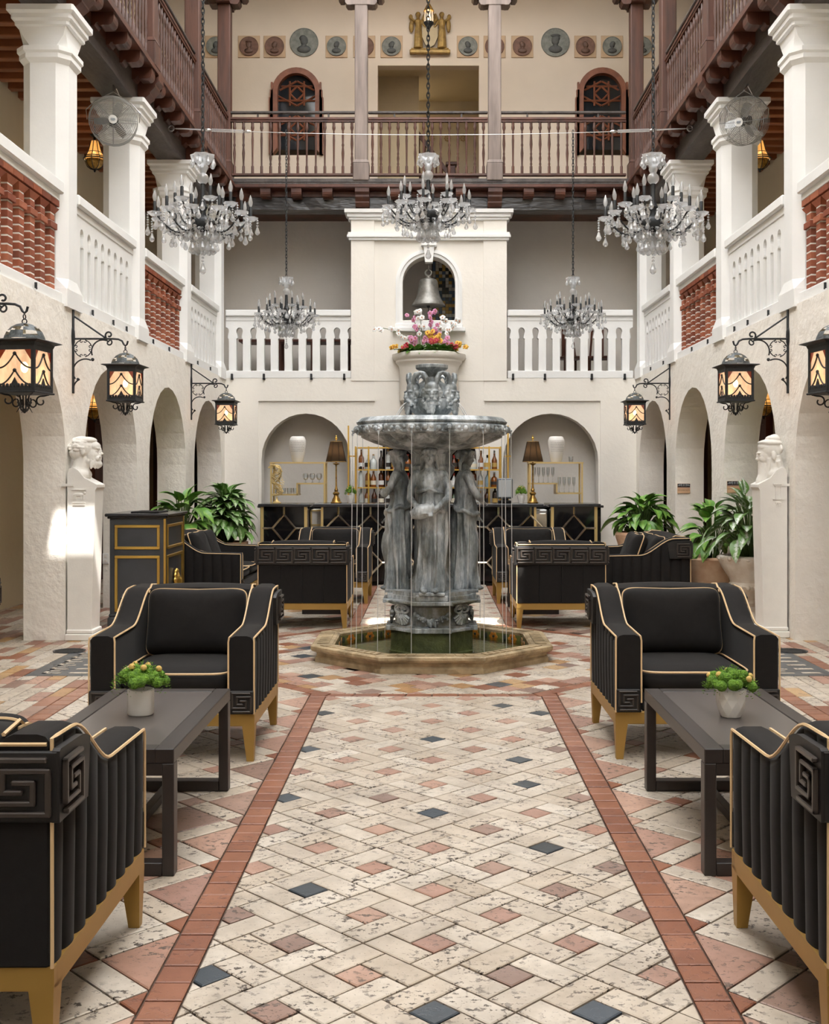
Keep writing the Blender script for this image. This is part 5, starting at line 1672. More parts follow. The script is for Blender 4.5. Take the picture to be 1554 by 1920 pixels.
# ---- moroccan pendant lanterns
def pendant(label,loc,drop,mat,power=5):
    t=thing('pendant_lantern',label,'lantern',loc,0,'amber pendant lanterns')
    mb=MB(); mb.tube([(0,0,.20),(0,0,.20+drop)],.006,5); mb.build('rod',m_iron,t)
    mb=MB(); mb.lathe([(.06,.215),(.045,.20),(.02,.185),(.018,.15),(.05,.135)],8,smooth=False); mb.build('cap',m_iron,t)
    mb=MB(); mb.lathe([(.045,.14),(.075,.02),(.11,-.055),(.125,-.075)],8,smooth=False,cap=False); mb.build('glass_cone',mat,t)
    mb=MB(); mb.lathe([(.105,-.085),(.11,-.12),(.09,-.165),(.05,-.195),(.0,-.20)],8,smooth=False,cap=False); mb.build('glass_bowl',m_brass,t)
    mb=MB()
    for k in range(8):
        a=2*pi*k/8
        mb.tube([(r*cos(a),r*sin(a),z) for r,z in ((.047,.14),(.078,.02),(.113,-.055),(.128,-.075),(.11,-.12),(.09,-.168),(.05,-.198),(.0,-.21))],.005,4)
    mb.torus((0,0,-.078),.132,.008,'z',16,5); mb.torus((0,0,-.05),.112,.006,'z',16,5); mb.torus((0,0,.0),.085,.004,'z',16,5); mb.ell((0,0,-.215),(.014,.014,.025),8,6)
    mb.build('ribs',m_iron,t)
    ld=bpy.data.lights.new('lantern_light','POINT'); ld.energy=power; ld.color=(1,.66,.34); ld.shadow_soft_size=.05
    obj('lantern_light',ld,t,(0,0,-.02))
pendant('amber pendant lantern under the left gallery ceiling, beside the wall fan',(-4.08,13.45,5.40),.30,m_amber)
pendant('amber pendant lantern under the right gallery ceiling, beside the wall fan',(4.0,13.45,5.40),.30,m_amber)
pendant('amber pendant lantern hanging in the left ground floor arch',(-4.08,13.45,2.36),.30,m_amber)
pendant('amber pendant lantern hanging in the right ground floor arch',(4.05,13.45,2.40),.26,m_amber)
t=thing('pendant_lantern','small black pendant lantern with a clear lit bulb at the top centre','lantern',(-.03,18.4,9.08))
mb=MB(); mb.tube([(0,0,.25),(0,0,1.2)],.006,5); mb.lathe([(.0,.25),(.03,.22),(.085,.12),(.09,.10)],12); mb.build('cap',m_brass,t)
mb=MB(); mb.lathe([(.07,.10),(.075,-.08)],12,cap=False); mb.build('glass',pane('clear_lit',S(255,240,214),1.2,.5),t)
mb=MB()
for k in range(6): mb.tube([(.076*cos(k*pi/3),.076*sin(k*pi/3),.10),(.078*cos(k*pi/3),.078*sin(k*pi/3),-.10)],.006,4)
mb.lathe([(.085,-.08),(.08,-.10),(.04,-.16),(.012,-.2),(0,-.21)],12); mb.build('cage',m_iron,t)
mb=MB(); mb.ell((0,0,.01),(.025,.025,.04),8,6); mb.build('bulb',m_bulb_on,t)
ld=bpy.data.lights.new('lantern_light','POINT'); ld.energy=16; ld.color=(1,.76,.5); ld.shadow_soft_size=.06; obj('lantern_light',ld,t,(0,0,0.02))
# ================================================================== FANS
def fan(label,loc,rot,yoke):
    t=thing('cage_fan',label,'fan',loc); 
    h=obj('fan_head_pivot',None,t,(0,0,0)); h.rotation_euler=rot
    t.rotation_euler=rot
    bpy.data.objects.remove(h)
    # faces -y in local space
    R=.25; dp=.11
    mb=MB()
    for k in range(13):
        r=.045+(R-.045)*k/12; y=-dp+(.05*(k/12)**3); mb.torus((0,y-.01,0),r,.0027,'y',28,3)
    for k in range(8):
        a=2*pi*k/8; mb.tube([(.04*cos(a),-dp-.01,.04*sin(a)),(R*.7*cos(a),-dp+.008,R*.7*sin(a)),(R*cos(a),-dp+.045,R*sin(a))],.0032,4)
    mb.build('front_grille',m_fanwire,t)
    mb=MB()
    for k in range(13):
        r=.06+(R-.06)*k/12; y=dp-.05*(k/12)**3; mb.torus((0,y,0),r,.0022,'y',28,3)
    for k in range(8):
        a=2*pi*k/8; mb.tube([(.05*cos(a),dp,.05*sin(a)),(R*cos(a),dp-.05,R*sin(a)),(R*cos(a),-dp+.045,R*sin(a))],.003,4)
    for k in range(6): mb.torus((0,-dp+.045+k*.03,0),R+.002,.0025,'y',28,3)
    mb.build('rear_grille',m_fanwire,t)
    mb=MB(); mb.lathe([(0,0),(.045,0),(.045,.012),(0,.012)],20,smooth=False); mb.M=None
    me=mb.build('badge',m_white,t,(0,-dp-.008,0)); me.rotation_euler=(pi/2,0,0)
    bd=MB()
    for z,w in ((.008,.022),(-.002,.026),(-.012,.018)): bd.box(-w,w,-.002,0,z-.002,z+.002)
    bd.build('badge_print',simple('badge_blue',S(96,120,146)),me).rotation_euler=(-pi/2,0,0)
    me.children[0].location=(0,0,.014)
    mb=MB(); mb.lathe([(0,-.06),(.05,-.06),(.055,.0),(.055,.10),(.03,.13),(0,.13)],16); o=mb.build('motor',m_iron,t); o.rotation_euler=(-pi/2,0,0)
    for k in range(3):
        a=2*pi*k/3+.4; b=MB()
        nn=6; v=[];f=[]
        for i in range(nn+1):
            r=.03+.17*i/nn; w=.035+.05*sin(pi*min(1,i/nn*.75+.1))
            for s_ in (-1,1):
                aa=s_*w/r*.5 if r>.06 else s_*.5
                v.append((r*sin(aa),-.045+s_*.028,r*cos(aa)))
        for i in range(nn): f.append((2*i,2*i+1,2*i+3,2*i+2))
        b.add(v+[(x,y+.003,z) for x,y,z in v],f+[tuple(q+2*(nn+1) for q in reversed(x)) for x in f],True)
        o=b.build('blade',m_fanwire,t); o.rotation_euler=(0,a,0)
    # yoke from the beam
    ib=Matrix.Identity(3)
    mb=MB(); mb.tube([(-R-.02,0,0),(-R-.03,.0,.1),(-R*.75,.02,R*.8),(0,.03,R+.06),(R*.75,.02,R*.8),(R+.03,0,.1),(R+.02,0,0)],.009,6,flat=.5)
    mb.tube([(0,.03,R+.06),yoke],.010,6); mb.tube([(0,.06,.1),(.1,.08,.2),(.03,.06,R+.1)],.004,5); mb.build('yoke',m_steel,t)
    return t
fan('silver cage fan under the left beam, facing the camera',(-3.41,11.9,5.29),(radians(8),0,radians(14)),(-.0,.06,.385))
fan('silver cage fan under the right beam, tilted down to the left',(3.37,11.9,5.29),(radians(18),radians(6),radians(-40)),(.0,.14,.37))
# ================================================================== BELL, WALL PLANTER, ORCHIDS
bx=P(803,0,17.5)[0]
t=thing('bronze_bell','grey bronze bell hanging in the arched opening above the flowers','bell',(bx,17.86,4.21))
mb=MB(); mb.lathe([(.265,0),(.262,.02),(.235,.06),(.20,.12),(.175,.20),(.16,.30),(.15,.38),(.135,.415),(.09,.435),(.05,.44),(.045,.47),(.0,.47)],32); mb.build('bell_body',m_bell,t)
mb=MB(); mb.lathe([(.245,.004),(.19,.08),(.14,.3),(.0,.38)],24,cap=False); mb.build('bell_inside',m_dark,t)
mb=MB(); mb.torus((0,0,.53),.05,.016,'y',16,7); mb.torus((0,0,.62),.04,.012,'x',14,6); mb.build('hanger',m_bell,t)
mb=MB(); mb.tube([(0,0,.05),(0,0,-.28)],.008,6); mb.ell((0,0,-.0),(.03,.03,.04),8,6); mb.build('clapper',m_iron,t)
wpl=thing('wall_planter','cream half-round stucco flower bowl on the wall below the bell','planter',(P(804,0,17.5)[0],17.66,2.66))
prof=[(.0,-.16),(.25,-.13),(.40,-.05),(.465,.0),(.47,.03),(.47,.50),(.49,.56),(.53,.60),(.53,.63),(.565,.65),(.585,.68),(.585,.73),(.56,.745),(.50,.745),(.48,.68),(.0,.66)]
mb=MB(); mb.lathe(prof,32,a0=pi,a1=2*pi,cap=False); mb.build('bowl',m_stucco,wpl)
mb=MB(); mb.lathe([(0,.685),(.485,.685)],24,a0=pi,a1=2*pi,cap=False); mb.build('soil',m_soil,wpl)
m_or={'white':simple('petal_white',S(246,246,244),.6),'pink':M('petal_pink',S(226,170,196),.6,c2=S(186,92,146),vs=60),'yellow':M('petal_yellow',S(238,200,84),.6,c2=S(226,160,60),vs=60),'red':M('petal_red',S(190,52,56),.6,c2=S(150,34,60),vs=60),'throat':simple('throat',S(200,120,60))}
def petal_flower(mat):
    mb=MB()
    for k in range(5):
        a=2*pi*k/5+pi/2; w=.030 if k in (1,4) else .022; L=.052
        c=Vector((cos(a),0,sin(a))); u=Vector((-sin(a),0,cos(a)))
        rows=[]
        v=[(0,0,0)]; ns=5
        for i in range(1,ns+1):
            q=i/ns; ww=w*sin(pi*min(.98,q*.86+.08))
            for s_ in (-1,0,1):
                p=c*(L*q)+u*(ww*s_); v.append((p.x,-.012*sin(pi*q)-(.006 if s_==0 else 0),p.z))
        f=[(0,1,2),(0,2,3)]
        for i in range(ns-1):
            b=1+3*i; f+=[(b,b+3,b+4,b+1),(b+1,b+4,b+5,b+2)]
        mb.mat=0; mb.add(v,f,True)
    mb.mat=1; mb.ell((0,-.016,-.006),(.010,.012,.012),6,5)
    return mb.mesh('flower',[m_or[mat],m_or['throat'] if mat!='yellow' else m_or['red']])
FL={k:petal_flower(k) for k in ('white','pink','yellow','red')}
def leaf_mesh(L,w,bend,mat,name='leaf',ns=7,fold=.25):
    v=[];f=[]
    for i in range(ns+1):
        t=i/ns; ww=w*(sin(pi*(t**.75))**.9)+.0012; y=L*t*cos(bend*t*.6); z=-L*t*t*bend*.55+.02*0
        for s_ in (-1,-.5,0,.5,1): v.append((s_*ww,y,z+abs(s_)*ww*fold))
    for i in range(ns):
        for j in range(4): b=5*i+j; f.append((b,b+1,b+6,b+5))
    mb=MB(); mb.add(v,f,True); return mb.mesh(name,mat,0)
OL=[leaf_mesh(.24,.045,.9,m_leafdark),leaf_mesh(.2,.05,.4,m_leafdark)]
ocx,ocy=P(804,0,17.4)[0],17.36
STEMS=[('white',-.17,.0,-.86,.36,7,'arching far left over the rim'),('yellow',-.30,.02,-.55,.02,5,'low at the left rim'),('red',-.25,.0,-.40,.07,4,'low on the left, beside the yellow one'),
 ('pink',-.2,.05,-.25,.16,7,'left of the bell clapper, above the rim'),('white',-.10,.12,-.17,.62,9,'tall, left under the bell'),('pink',-.12,.14,-.30,.52,4,'tall, at the left edge of the bell opening'),
 ('pink',.02,.12,.06,.60,6,'tall, under the bell clapper'),('yellow',.0,.02,.02,.26,6,'in the middle of the bowl'),('white',.12,.12,.27,.52,8,'tall, at the right edge of the bell opening'),
 ('white',.2,.1,.48,.46,7,'leaning right past the window frame'),('red',.05,-.05,.08,.16,4,'in the middle, low in front'),('yellow',.14,.0,.17,.2,5,'right of the middle, above the leaves'),
 ('pink',.2,.0,.30,.14,7,'low on the right'),('red',.26,.02,.38,.08,4,'low on the right, beside the pink one'),('yellow',.32,.02,.57,.10,5,'leaning out over the right rim'),('pink',.0,.04,-.05,.16,6,'in the middle, left of the red one'),('pink',.1,.08,.13,.36,5,'in the middle, above the yellow one')]
for kind,sx,sy,ex,ez,nf,wh in STEMS:
    t=thing('orchid','%s orchid in the wall bowl, %s'%(kind,wh),'orchid',(ocx+sx,ocy+sy,3.345),0,'orchids in the wall bowl')
    dx=ex-sx; pts=[]
    for i in range(9):
        q=i/8; pts.append((dx*q*q*.7+dx*q*.3,-.06*q,(ez+.08)*sin(q*pi*.5)))
    mb=MB(); mb.tube(pts,.005,5); mb.build('stem',m_leafstem,t)
    nf+=3
    for k in range(nf):
        q=1-.55*k/max(nf-1,1) if ez>.3 else 1-.35*k/nf
        i=min(8,int(q*8)); b=pts[i]; e=pts[min(8,i+1)]
        dr=(-1 if dx<0 else 1)
        o=obj('flower',FL[kind],t,(b[0]+random.uniform(-.05,.05)+(dr*.03*k if ez>.3 and abs(dx)>.2 and k<3 else 0),b[1]-.02+random.uniform(-.03,.03),b[2]+random.uniform(-.045,.05)),rot=(radians(random.uniform(-25,20)),radians(random.uniform(-30,30)),radians(random.uniform(-50,50))),scale=random.uniform(.74,.95))
    for k in range(9):
        obj('leaf',OL[k%2],t,(random.uniform(-.06,.06),-.06,.05),rot=(radians(random.uniform(15,62)),0,pi/2*random.choice((0,0,1,2,3,2))+random.uniform(-.7,.7)+pi))
# ================================================================== MARBLE BUSTS (HERMS)
def herm(label,loc,sgn,kind):
    """faces +x locally (left one); sgn=1 turned to face -x"""
    t=thing('marble_bust',label,'bust',loc,0 if sgn<0 else pi,'white plaster herm busts')
    w=.125
    def prof(z): return
    mb=MB()
    side=[(.02,.09),(.02,1.50),(.035,1.545),(.07,1.555),(.115,1.53),(.17,1.46),(.285,1.40),(.285,1.375),(.27,1.35),(.235,.09)]
    mb.prism(side,-w,w,'y'); mb.build('pillar',m_plaster_statue,t)
    mb=MB(); mb.box(.0,.275,-w-.02,w+.02,0,.06,.006); mb.box(.01,.255,-w-.01,w+.01,.06,.10,.01); mb.build('plinth',m_plaster_statue,t)
    # carved signs on the near side and front
    mb=MB(); yy=-w if sgn<0 else w; d=-.009 if sgn<0 else .009
    def bar(x0,x1,z0,z1): mb.box(x0,x1,min(yy,yy+d),max(yy,yy+d),z0,z1)
    if kind=='beard':
        bar(.06,.19,1.352,1.358)
        mb.ell((.12,yy,1.31),(.05,.010,.018),10,6)
        for x in (.075,.095,.145,.165): bar(x-.006,x+.006,1.268,1.305)
        mb.ell((.175,yy,1.325),(.014,.006,.014),8,5)
        for z in (1.235,1.215): bar(.07,.18,z,z+.006)
    else:
        bar(.05,.15,1.40,1.408); bar(.06,.14,1.385,1.391); bar(.07,.08,1.27,1.385); bar(.12,.13,1.27,1.385); bar(.05,.155,1.262,1.27)
        mb.ell((.105,yy,1.235),(.03,.006,.014),10,6)
        for x in (.085,.10,.12): bar(x-.004,x+.004,1.205,1.235)
    mb.build('carved_relief',m_plaster_statue,t)
    mb=MB(); mb.box(-.03,.075,min(yy-.006,yy+.006),max(yy-.006,yy+.006),1.385,1.41); mb.build('wall_strap',m_plaster_statue,t)
    # head and neck, facing +x
    hd=MB(); c=Vector((.145,0,1.70))
    def e(p,r): hd.ell((c.x+p[0],c.y+p[1],c.z+p[2]),r,16,12)
    if kind=='beard':
        hd.tube([(.09,0,1.48),(.105,0,1.56),(.12,0,1.66)],[.11,.075,.07],16)
        e((-.01,0,.035),(.11,.085,.098)); e((.065,0,-.03),(.068,.064,.10)); e((.085,0,.045),(.052,.06,.045))
        e((.122,0,.028),(.018,.052,.012)); e((.132,0,-.002),(.020,.015,.030)); e((.146,0,-.020),(.018,.017,.013)); e((.136,0,-.028),(.016,.024,.010))
        for s_ in (-1,1):
            e((.112,s_*.030,.004),(.014,.019,.009)); e((.09,s_*.034,-.03),(.032,.024,.034)); e((.0,s_*.088,-.005),(.020,.012,.032))
            e((.132,s_*.017,-.046),(.016,.022,.009)); e((.118,s_*.040,-.065),(.02,.016,.022))
        e((.130,0,-.060),(.018,.024,.008)); e((.128,0,-.076),(.016,.020,.008))
        e((.085,0,-.105),(.062,.056,.042)); e((.118,0,-.115),(.036,.036,.034)); e((.04,0,-.085),(.05,.062,.05))
        rg=random.Random(2)
        for i in range(70):
            a_=rg.uniform(-1.5,1.5); z=rg.uniform(-.145,-.055); e((.055+.078*cos(a_)*(1-.2*(z<-.12)),.052*sin(a_),z),(.011,.011,.018))
        # swept back hair
        e((-.035,0,.045),(.108,.098,.098)); e((-.06,0,-.015),(.085,.092,.07)); e((.02,0,.10),(.085,.075,.035))
        for i in range(90):
            a_=rg.uniform(0,2*pi); b_=rg.uniform(-.75,1.2); x=-.038+.101*cos(a_)*cos(b_); y=.092*sin(a_)*cos(b_); z=.037+.092*sin(b_)
            if x<.05-.6*max(0,-z): e((x,y,z),(.026,.016,.013))
    else:
        hd.tube([(.085,0,1.48),(.10,0,1.56),(.115,0,1.66)],[.11,.08,.075],16)
        e((.0,0,.02),(.105,.082,.10)); e((.045,0,-.03),(.068,.066,.095)); e((.055,0,.045),(.052,.066,.05))
        e((.102,0,-.012),(.016,.050,.010)); e((.104,0,-.042),(.018,.014,.032)); e((.112,0,-.066),(.018,.018,.013))
        for s_ in (-1,1):
            e((.094,s_*.030,-.032),(.012,.019,.008)); e((.07,s_*.034,-.062),(.034,.026,.036)); e((-.015,s_*.088,-.035),(.026,.012,.042)); e((-.022,s_*.094,-.03),(.012,.008,.03))
            hd.tube([(.238,s_*.012,1.615),(.228,s_*.03,1.60),(.212,s_*.04,1.55),(.205,s_*.04,1.50)],[.012,.012,.009,.005],7)
            hd.tube([(.17,s_*.062,1.64),(.17,s_*.06,1.57),(.18,s_*.05,1.50),(.20,s_*.04,1.44)],[.014,.018,.02,.012],8)
            hd.tube([(.09,s_*.082,1.62),(.07,s_*.07,1.56),(.05,s_*.08,1.52)],.026,8)
        e((.096,0,-.098),(.014,.022,.007)); e((.09,0,-.112),(.014,.02,.008))
        hd.tube([(.205,0,1.60),(.20,0,1.54),(.195,0,1.48),(.225,0,1.42),(.25,0,1.385)],[.045,.050,.056,.05,.03],14)
        # folded cap
        e((-.005,0,.082),(.112,.090,.036)); e((-.03,0,.118),(.070,.06,.038)); e((-.045,0,.135),(.045,.04,.03)); e((.05,0,.088),(.055,.075,.018)); e((-.09,0,.03),(.03,.075,.05))
    hd.ell((.10,0,1.49),(.10,.115,.07),16,10)
    me=fuse(hd,.005,2); me.materials.append(m_plaster_statue); obj('head',me,t)
herm('white plaster bust of a bearded man with thick hair, facing right by the left pier',(-XW,10.06,0),-1,'beard')
herm('white plaster bust of a man with cap and long beard by the right pier',(XW,10.24,0),1,'cap')
# ================================================================== HOST STAND
t=thing('host_stand','black host stand with gold framed panels beside the left sofa','host stand',(-2.86,11.2,0))
w,d,h=.27,.40,1.06
mb=MB(); mb.box(-w,w,-d,d,.10,h,.004); mb.build('body',m_blackpaint,t)
mb=MB(); mb.box(-w-.02,w+.02,-d-.02,d+.02,0,.10,.01); mb.box(-w-.01,w+.01,-d-.01,d+.01,.10,.13,.008); mb.build('base',m_blackpaint,t)
mb=MB(); mb.box(-w-.02,w+.02,-d-.02,d+.02,h,h+.02,.006); mb.box(-w-.04,w+.04,-d-.04,d+.04,h+.02,h+.05,.008); mb.build('top',m_bartop,t)
mb=MB(); mb.box(-.12,.16,-.2,.2,h+.05,h+.062,.003); mb.build('menu_folder',m_fabric,t)
def goldframe(a0,a1,z0,z1,face):
    mb=MB(); q=.028
    for (u0,u1,v0,v1) in ((a0,a1,z0,z0+q),(a0,a1,z1-q,z1),(a0,a0+q,z0+q,z1-q),(a1-q,a1,z0+q,z1-q)):
        if face=='front': mb.box(u0,u1,-d-.014,-d+.002,v0,v1,.004)
        else: mb.box(w-.002,w+.014,u0,u1,v0,v1,.004)
    mb.build('gold_frame',m_gold,t)
for z0,z1 in ((.76,1.0),(.15,.70)):
    goldframe(-w+.05,w-.05,z0,z1,'front'); goldframe(-d+.07,d-.07,z0,z1,'side')
mb=MB(); mb.box(w-.012,w+.008,-d-.008,-d+.012,.1,h); mb.box(w-.012,w+.008,d-.012,d+.008,.1,h); mb.build('gold_edge',m_gold,t)
lh=MB(); lh.ell((0,0,0),(.045,.06,.09),12,9); lh.ell((.04,0,.0),(.02,.02,.035),8,6); lh.ell((.045,0,-.04),(.014,.03,.012),8,5)
for k in range(12): lh.ell((-.0,.07*cos(k*pi/6),.01+.09*sin(k*pi/6)),(.022,.026,.026),8,6)
me=fuse(lh,.006,1); me.materials.append(m_gold); obj('gold_mask',me,t,(w+.02,0,.42))
# ================================================================== PLANTS
def bigleaf(mat): return [leaf_mesh(.23,.058,.9,mat),leaf_mesh(.27,.066,1.2,mat),leaf_mesh(.20,.052,.5,mat)]
LV={'var':bigleaf(m_leaf),'green':bigleaf(m_leaf2),'silver':bigleaf(m_leafsilver)}
def potted(label,loc,kind,n,R,H,pot,seed,zl=1.0):
    rg=random.Random(seed)
    t=thing('potted_plant',label,'plant',loc,0,'leafy potted plants')
    mb=MB()
    if pot=='urn': mb.lathe([(.0,0),(.17,0),(.175,.03),(.14,.06),(.09,.09),(.08,.13),(.10,.16),(.085,.19),(.12,.22),(.20,.27),(.215,.31),(.19,.34),(.20,.37),(.27,.46),(.31,.53),(.31,.56),(.28,.57),(.25,.52),(0,.5)],28)
    elif pot=='bowl': mb.lathe([(.0,0),(.16,0),(.20,.06),(.25,.2),(.29,.32),(.34,.42),(.35,.45),(.33,.47),(.29,.42),(0,.4)],28)
    else: mb.lathe([(0,0),(.17,0),(.19,.02),(.25,.36),(.29,.39),(.29,.43),(.25,.43),(.23,.38),(0,.37)],28)
    po=mb.build('pot',m_pot if pot!='urn' else m_potwhite,t); po.scale=(1,1,zl)
    if pot=='urn':
        eg=MB()
        for k in range(20):
            a=2*pi*k/20; eg.ell((.29*cos(a),.29*sin(a),.545),(.035,.035,.022),7,5); eg.ell((.208*cos(a),.208*sin(a),.30),(.026,.026,.022),7,5)
        eg.build('egg_moulding',m_potwhite,t).scale=(1,1,zl)
    z0={'urn':.52,'bowl':.42,'tub':.39}[pot]*zl
    mb=MB(); mb.lathe([(0,z0),(.24,z0)],16,cap=False); mb.build('soil',m_soil,t)
    st=MB()
    for k in range(n):
        a=rg.uniform(0,2*pi); q=rg.random()
        h=z0+.05+H*(1-.75*q**1.2)*rg.uniform(.7,1.0); rr=R*(.15+.6*q)*rg.uniform(.7,1.0)
        st.tube([(.05*cos(a),.05*sin(a),z0),(.6*rr*cos(a),.6*rr*sin(a),z0+(h-z0)*.7),(rr*cos(a),rr*sin(a),h)],.006,4)
        el=radians(60-90*q+rg.uniform(-18,18))
        obj('leaf',rg.choice(LV[kind]),t,(rr*cos(a),rr*sin(a),h),rot=(el,rg.uniform(-.3,.3),a-pi/2+rg.uniform(-.4,.4)),scale=rg.uniform(.75,1.1)*R/.42)
    o=st.build('stems',m_leafstem,t); o['kind']='stuff'
potted('round bushy variegated plant in a stone tub against the left wall',(-2.68,14.5,0),'var',210,.44,.72,'tub',1,1.42)
potted('leafy green plant rising behind the black host stand',(-3.08,13.7,0),'green',80,.46,.66,'tub',2,1.42)
potted('yellow green leafy plant in a white bowl behind the right sofa',(2.72,14.2,0),'green',110,.46,.50,'bowl',3,1.6)
potted('silver leaved plant in a tall white urn beside the right bust',(3.24,11.25,0),'silver',96,.48,.68,'urn',4,1.18)
potted('dark leafed plant in a peach stone bowl behind the urn',(3.05,11.98,0),'green',60,.40,.56,'bowl',5,1.3)
# ================================================================== BAR
bar=thing('bar_counter','black gloss bar counter with chrome diamond lattice behind the fountain','bar',(0,14.9,0))
x0,x1=-1.47,1.42; bh=1.05
mb=MB(); mb.box(x0,x1,0.0,.55,.05,bh); mb.build('front_panel',m_lacq,bar)
mb=MB(); mb.box(x0+.02,x1-.02,.04,.5,0,.06); mb.build('plinth',m_dark,bar)
mb=MB(); mb.box(x0-.10,x1+.10,-.06,.66,bh,bh+.045,.006); mb.build('counter_top',m_bartop,bar)
def lattice(parent,xs,xa,xb,zs,zbot,ztop,hw,hh):
    g=.014
    for i,x in enumerate(xs):
        mb=MB()
        def seg(p,q): mb.tube([(p[0],-.010,p[1]),(q[0],-.010,q[1])],g,4,smooth=False)
        zz=sorted(zs,reverse=True)
        prev=ztop
        for z in zz:
            seg((x,prev),(x,z+hh)); prev=z-hh
            seg((x,z+hh),(x+hw,z)); seg((x+hw,z),(x,z-hh)); seg((x,z-hh),(x-hw,z)); seg((x-hw,z),(x,z+hh))
            l=xa if i==0 else None
            seg((x-hw,z),((xs[i-1]+x)/2 if i else xa,z)); seg((x+hw,z),((xs[i+1]+x)/2 if i<len(xs)-1 else xb,z))
        seg((x,prev),(x,zbot)); mb.build('chrome_lattice',m_chrome,parent)
lattice(bar,[-1.24+.431*k for k in range(7)],x0,x1,[.78,.30],.06,bh,.155,.165)
for xx in (x0+.012,x1-.012):
    mb=MB(); mb.box(xx-.015,xx+.015,-.016,.05,.05,bh); mb.build('gold_post',m_palegold,bar)
for sd,a,b in (('left',-2.31,-1.66),('right',1.62,2.27)):
    t=thing('side_counter','short black bar counter with one chrome diamond column, %s end of the bar'%sd,'bar',(0,15.0,0))
    mb=MB(); mb.box(a+.03,b-.03,0,.55,.05,bh); mb.build('front_panel',m_lacq,t)
    mb=MB(); mb.box(a-.02,b+.03,-.06,.62,bh,bh+.04,.006); mb.build('counter_top',m_bartop,t)
    mb=MB(); mb.box(a+.05,b-.05,.04,.5,0,.06); mb.build('plinth',m_dark,t)
    lattice(t,[(a+b)/2],a+.03,b-.03,[.76,.28],.06,bh,.155,.185)
    for xx in (a+.03,b-.03):
        mb=MB(); mb.box(xx-.02,xx+.02,-.016,.05,.05,bh); mb.build('gold_post',m_palegold,t)
fr_=thing('bottle_cooler','steel bottle cooler in the gap at the right end of the bar','cooler',(1.52,15.3,0))
mb=MB(); mb.box(-.10,.10,0,.4,0,1.0,.01); mb.build('body',m_steel,fr_); mb=MB(); mb.box(-.09,.09,-.012,0,.1,.95,.004); mb.build('door',m_chrome,fr_)
fr_=thing('glass_cabinet','small gold framed glass cabinet in the gap at the left end of the bar','cabinet',(-1.57,15.3,0))
mb=MB(); mb.box(-.09,.09,.02,.4,0,1.0,.005); mb.build('body',m_grey,fr_)
mb=MB()
for a,b in ((-.09,-.07),(.07,.09)): mb.box(a,b,0,.02,0,1.0)
for z in (.0,.5,.78,.98): mb.box(-.09,.09,0,.02,z,z+.02)
mb.build('gold_frame',m_palegold,fr_)
bc=thing('back_counter','low black counter along the wall behind the bar','counter',(0,16.9,0))
mb=MB(); mb.box(-2.6,2.6,0,.55,0,.98); mb.build('cabinet',m_lacq,bc); mb=MB(); mb.box(-2.64,2.64,-.03,.58,.98,1.015,.005); mb.build('counter_top',m_bartop,bc)
ZC=1.017
# stepped gold shelves in the arches
def etagere(label,xa,xb,step,loc_y=17.02):
    t=thing('gold_shelf',label,'shelf',(0,loc_y,ZC),0,'stepped gold shelves')
    H=.64; q=.022; dp=.30
    for x in (xa,xb):
        for y in (0,dp):
            mb=MB(); mb.box(x-.013,x+.013,y-q/2,y+q/2,0,H); mb.build('post',m_palegold,t)
    def shelf(a,b,z):
        mb=MB(); mb.box(a,b,-.012,dp+.012,z-.022,z); mb.build('shelf_board',m_palegold,t)
    shelf(xa-q,xb+q,H+.02)
    if step=='up': shelf(xa,xa+.42,.17); shelf(xa+.40,xb,.34); xm=xa+.40; za,zb_=.17,.34
    else: shelf(xa,xa+.42,.34); shelf(xa+.40,xb,.19); xm=xa+.41; za,zb_=.19,.34
    mb=MB(); mb.box(xm-.012,xm+.012,-.012,dp+.012,za-.022,zb_); mb.build('riser',m_palegold,t)
    return ZC+H+.02
LXA,LXB=-2.45,-1.63; RXA,RXB=1.53,2.33
et=etagere('stepped gold shelf in the left bar arch',LXA,LXB,'up'); etagere('stepped gold shelf in the right bar arch',RXA,RXB,'down')
# vases
vm=MB(); vm.lathe([(0,0),(.075,0),(.085,.02),(.115,.16),(.13,.28),(.128,.34),(.105,.39),(.085,.40),(.08,.39),(0,.38)],32); vme=vm.mesh('vase_body',m_porc)
vt=MB(); rg=random.Random(5)
for k in range(7):
    z=.17+k*.026; r=.118+.012*min(1,(z-.16)/.12)
    a=-pi/2-.85
    while a<-pi/2+.85:
        L=rg.uniform(.04,.14); n=3
        v=[]
        for i in range(n+1):
            aa=a+L*i/n; v+=[((r+.0035)*cos(aa),(r+.0035)*sin(aa),z-.004),((r+.0035)*cos(aa),(r+.0035)*sin(aa),z+.004)]
        vt.add(v,[(2*i,2*i+2,2*i+3,2*i+1) for i in range(n)]); a+=L+.05
vtm=vt.mesh('script_lines',simple('vase_ink',S(176,172,166)))
for x,l in ((-2.06,'left'),(1.95,'right')):
    o=tag(obj('script_vase',None,None,(x,17.17,et)),'tall white vase with rows of grey script on the %s gold shelf'%l,'vase','script vases'); obj('vase_body',vme,o); obj('script_lines',vtm,o)
